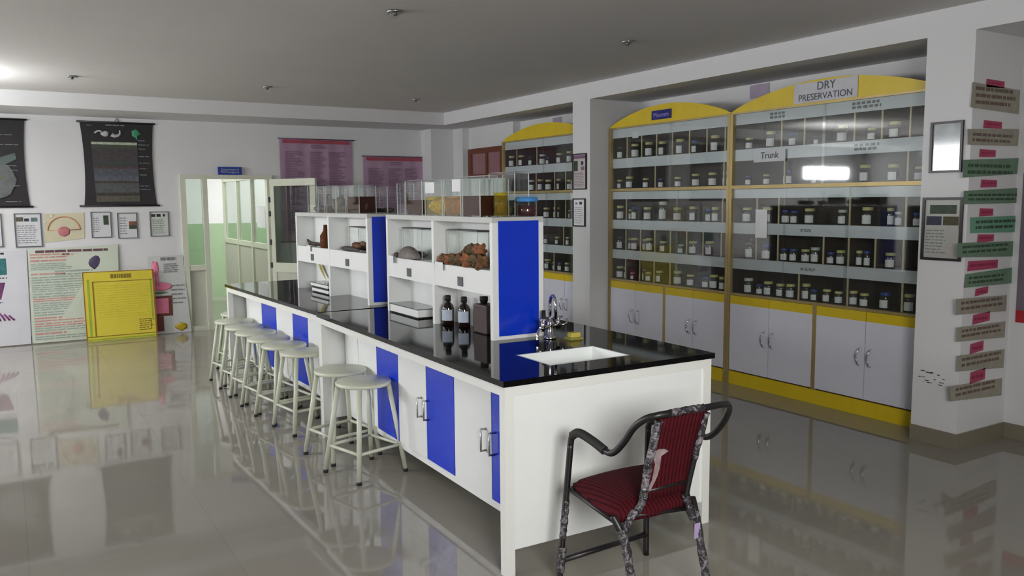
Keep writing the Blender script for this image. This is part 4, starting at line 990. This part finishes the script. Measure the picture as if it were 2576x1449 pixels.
# ------------------------------------------------------------------ armchair at the bench end
t = thing('armchair', 'black tube armchair with maroon striped seat and torn plastic wrap', 'chair', (2.12, 2.5, 0))
R = .0135
FLt, FRt = [(1.892, 2.728, 0), (1.905, 2.722, .2), (1.925, 2.715, .44), (1.938, 2.71, .60)], [(2.385, 2.75, 0), (2.378, 2.742, .2), (2.37, 2.73, .44), (2.365, 2.72, .60)]
armL = [(1.938, 2.71, .60), (1.94, 2.70, .635), (1.945, 2.66, .655), (1.953, 2.58, .640), (1.959, 2.51, .618), (1.962, 2.46, .622), (1.968, 2.405, .675), (1.972, 2.35, .745), (1.985, 2.30, .788), (2.01, 2.265, .805), (2.05, 2.25, .81)]
armR = [(2.365, 2.72, .60), (2.372, 2.71, .63), (2.395, 2.66, .645), (2.43, 2.58, .628), (2.462, 2.51, .60), (2.475, 2.46, .605), (2.475, 2.40, .66), (2.455, 2.34, .73), (2.405, 2.29, .785), (2.33, 2.26, .803), (2.245, 2.25, .806)]
fr = MB().tube(smooth_path(armL, 5)+[(2.15, 2.25, .81)]+list(reversed(smooth_path(armR, 5))), R, 12)
fr.build('arm_frame', M['iron'], t)
MB().tube(smooth_path(armL[1:5], 6), .0185, 12).build('armrest_pad', M['rubber'], t)
MB().tube(smooth_path(armR[1:5], 6), .0185, 12).build('armrest_pad', M['rubber'], t)
for pts in (FLt, FRt): MB().tube(smooth_path(pts, 5), R, 12).build('leg', M['iron'], t)
pL = [(1.885, 2.30, .36), (1.935, 2.322, .415), (1.985, 2.318, .455), (2.0, 2.30, .60), (2.012, 2.255, .79)]
pR = [(2.228, 2.29, .355), (2.215, 2.305, .40), (2.205, 2.31, .45), (2.225, 2.29, .60), (2.25, 2.255, .785)]
rL = [(1.862, 2.335, .43), (1.872, 2.305, .385), (1.885, 2.29, .33), (1.893, 2.262, .2), (1.905, 2.235, 0)]
rR = [(2.262, 2.335, .42), (2.245, 2.30, .38), (2.243, 2.285, .33), (2.258, 2.262, .18), (2.27, 2.235, 0)]
for pts in (rL, rR): MB().tube(smooth_path(pts, 5), R+.001, 12).build('leg', M['iron'], t)
for pts in (pL, pR): MB().tube(smooth_path(pts, 5), R-.001, 12).build('back_post', M['iron'], t)
MB().tube([(1.9, 2.724, .10), (2.381, 2.745, .10)], R-.001, 10).build('stretcher', M['iron'], t)
for a, b, r in (((2.0, 2.296, .665), (2.24, 2.282, .668), .007), ((1.985, 2.31, .505), (2.21, 2.305, .508), .008), ((1.95, 2.325, .415), (2.21, 2.31, .395), .009),
    ((1.928, 2.715, .405), (2.37, 2.735, .405), .009), ((1.928, 2.715, .41), (1.87, 2.33, .405), .009), ((2.37, 2.735, .41), (2.255, 2.33, .405), .009)):
    MB().tube([a, b], r, 8).build('cross_bar', M['iron'], t)
# seat
def pad(corners, z0, z1, crown, name, n=14):
    a, b, c_, d_ = [V(q) for q in corners]; mb = MB(); top = []; bot = []
    for i in range(n+1):
        r1, r2 = [], []
        for j in range(n+1):
            u, v = i/n, j/n
            # rounded corners
            uu, vv = u*2-1, v*2-1
            k = 1-.09*(uu*uu*vv*vv)**.9
            uu *= k; vv *= k; u2, v2 = (uu+1)/2, (vv+1)/2
            p = (a*(1-u2)+b*u2)*(1-v2)+(d_*(1-u2)+c_*u2)*v2
            e = max(abs(u*2-1), abs(v*2-1)); drop = 1 if e > .999 else 0
            h = z1+crown*(1-(uu*uu))*(1-vv*vv)-(.016*drop)-(.008 if e > .8 else 0)
            r1.append(mb.bm.verts.new((p.x, p.y, h))); r2.append(mb.bm.verts.new((p.x, p.y, z0)))
        top.append(r1); bot.append(r2)
    for g in (top, bot):
        for i in range(n):
            for j in range(n):
                f = mb.bm.faces.new((g[i][j], g[i+1][j], g[i+1][j+1], g[i][j+1])); f.smooth = True
    rim = [(i, 0) for i in range(n)]+[(n, j) for j in range(n)]+[(n-i, n) for i in range(n)]+[(0, n-j) for j in range(n)]
    for k in range(len(rim)):
        (i, j), (i2, j2) = rim[k], rim[(k+1) % len(rim)]
        f = mb.bm.faces.new((top[i][j], top[i2][j2], bot[i2][j2], bot[i][j])); f.smooth = True
    return mb
pad([(1.862, 2.315, 0), (2.262, 2.305, 0), (2.372, 2.735, 0), (1.93, 2.725, 0)], .398, .452, .022, 'seat').build('seat', M['fabric'], t)
bk = MB(); n = 8; A = []; B_ = []
for i in range(n+1):
    s_ = i/n; z = .47+(.795-.47)*s_
    y = 2.318-.06*s_**1.5; x0 = 1.99+.022*s_; x1 = 2.205+.042*s_
    A.append([bk.bm.verts.new((x0+(x1-x0)*j/6, y+.012+.012*math.sin(PI*j/6), z)) for j in range(7)])
    B_.append([bk.bm.verts.new((x0+(x1-x0)*j/6, y-.012, z)) for j in range(7)])
for g in (A, B_):
    for i in range(n):
        for j in range(6): bk.bm.faces.new((g[i][j], g[i][j+1], g[i+1][j+1], g[i+1][j])).smooth = True
for i in range(n):
    for j in (0, 6): bk.bm.faces.new((A[i][j], A[i+1][j], B_[i+1][j], B_[i][j]))
for j in range(6):
    for i in (0, n): bk.bm.faces.new((A[i][j], A[i][j+1], B_[i][j+1], B_[i][j]))
bk.build('backrest', M['fabric'], t)
def wrap(pts, r, seed):
    rnd = random.Random(seed); P = smooth_path(pts, 8); m = MB().tube(P, lambda s: r*(1+.07*math.sin(31*s+seed)+.05*math.sin(77*s)), 14)
    for v in m.bm.verts: v.co += V((rnd.uniform(-1, 1), rnd.uniform(-1, 1), rnd.uniform(-1, 1)))*.0012
    tag(m.build('plastic_wrap', M['wrap'], t), 'torn grey plastic wrap')
wrap(rL[1:], .0166, 1); wrap(rR[1:], .0166, 2); wrap(pL[:4], .0152, 3); wrap(pR[:3], .016, 4); wrap(pR[3:], .0145, 9); wrap([FLt[1], (1.912, 2.719, .27), (1.92, 2.717, .36)], .0148, 5); wrap([(1.894, 2.727, .05), (1.9, 2.724, .10), (1.905, 2.722, .16)], .019, 6)
wrap([(2.06, 2.25, .81), (2.15, 2.25, .81), (2.23, 2.25, .807)], .0148, 7); wrap(pL[3:], .015, 8)
m = MB()
rnd = random.Random(4); ring = []
sh_ = [(2.005, .655), (2.03, .672), (2.06, .668), (2.085, .655), (2.05, .64), (2.052, .60), (2.045, .56), (2.03, .53), (2.012, .50), (1.995, .50), (2.02, .55), (2.025, .61)]
m.prism([(x, 2.322-.06*((z-.47)/.325)**1.5-.0145, z) for x, z in sh_], (0, -.002, 0))
tag(m.build('plastic_shred', mat('milky_plastic_film', (150, 132, 134), .3, var=.3, scale=40), t), 'milky torn film on the back')

tag(MB().box(2.212, 2.242, 2.268, 2.270, .285, .345).build('paper_tag', mat('lavender_tag', (170, 150, 190), .6), t), 'small lavender tag on the rear leg')
# ------------------------------------------------------------------ light
def area(name, loc, rot, sx, sy, power, col=(1, 1, 1)):
    l = bpy.data.lights.new(name, 'AREA'); l.shape = 'RECTANGLE'; l.size = sx; l.size_y = sy; l.energy = power; l.color = col
    o = bpy.data.objects.new(name, l); C.objects.link(o); o.location = loc; o.rotation_euler = rot; return o
L = PI/2
T_ = -L+.56
area('window_light', (-4.58, 8.1, 1.8), (0, T_, 0), 1.6, 2.4, 195, (.955, .97, 1))
area('window_light', (-4.58, 4.4, 1.7), (0, T_, 0), 1.5, 2.4, 66, (.97, .975, 1))
area('window_light', (-4.58, .4, 1.7), (0, T_, 0), 1.5, 2.4, 22, (.97, .975, 1))
area('window_light', (.2, -3.58, 1.7), (-L, 0, PI), 3.6, 1.5, 16, (1, .99, .97))
dl = area('bench_fill_light', (.5, -.9, 1.85), (0, 0, 0), 1.1, 1.0, 21, (1, .99, .97))  # unseen fill lamp behind the camera, added to brighten the bench end
dl.rotation_euler = V((1.9, 3.7, -1.1)).to_track_quat('-Z', 'Y').to_euler(); dl.data.spread = math.radians(95)
area('window_light', (-3.38, 10.85, 2.09), (L, 0, PI), 1.35, .22, 28, (.97, .975, 1))
area('inner_room_light', (4.4, 12.9, 2.74), (0, 0, 0), 1.0, 2.4, 50, (1, 1, .98))
area('inner_room_light', (1.72, 13.0, 2.74), (0, 0, 0), .7, 2.4, 22, (1, 1, .98))  # extra lamp out of view, added to brighten the partition side
area('tube_light', (-1.0, 8.75, 2.36), (PI, 0, 0), 1.2, .3, 38, (.97, 1, 1))
w = bpy.data.worlds.new('world'); bpy.context.scene.world = w; w.use_nodes = True
w.node_tree.nodes['Background'].inputs[0].default_value = (.8, .85, .9, 1); w.node_tree.nodes['Background'].inputs[1].default_value = .3

# ------------------------------------------------------------------ camera
cam = bpy.data.cameras.new('camera'); cam.sensor_width = 36; cam.lens = 2076.3/2576*36; cam.clip_start = .05
co = bpy.data.objects.new('camera', cam); C.objects.link(co)
yaw, pit, roll = .549598, .105649, -.0082295
F = V((math.sin(yaw)*math.cos(pit), math.cos(yaw)*math.cos(pit), -math.sin(pit)))
r0 = V((math.cos(yaw), -math.sin(yaw), 0)); u0 = r0.cross(F)
r_ = r0*math.cos(roll)+u0*math.sin(roll); u_ = u0*math.cos(roll)-r0*math.sin(roll)
mw = Matrix((r_, u_, -F)).transposed().to_4x4(); mw.translation = V((0, 0, 1.6)); co.matrix_world = mw
sc = bpy.context.scene; sc.camera = co
sc.view_settings.view_transform = 'Standard'; sc.view_settings.look = 'None'; sc.view_settings.exposure = .76
try:
    sc.cycles.use_denoising = True; sc.cycles.max_bounces = 7; sc.cycles.transparent_max_bounces = 20; sc.cycles.adaptive_threshold = .08; sc.cycles.adaptive_min_samples = 20
    sc.cycles.diffuse_bounces = 3; sc.cycles.glossy_bounces = 3; sc.cycles.sample_clamp_indirect = 6
    sc.cycles.caustics_reflective = False; sc.cycles.caustics_refractive = False
except Exception: pass
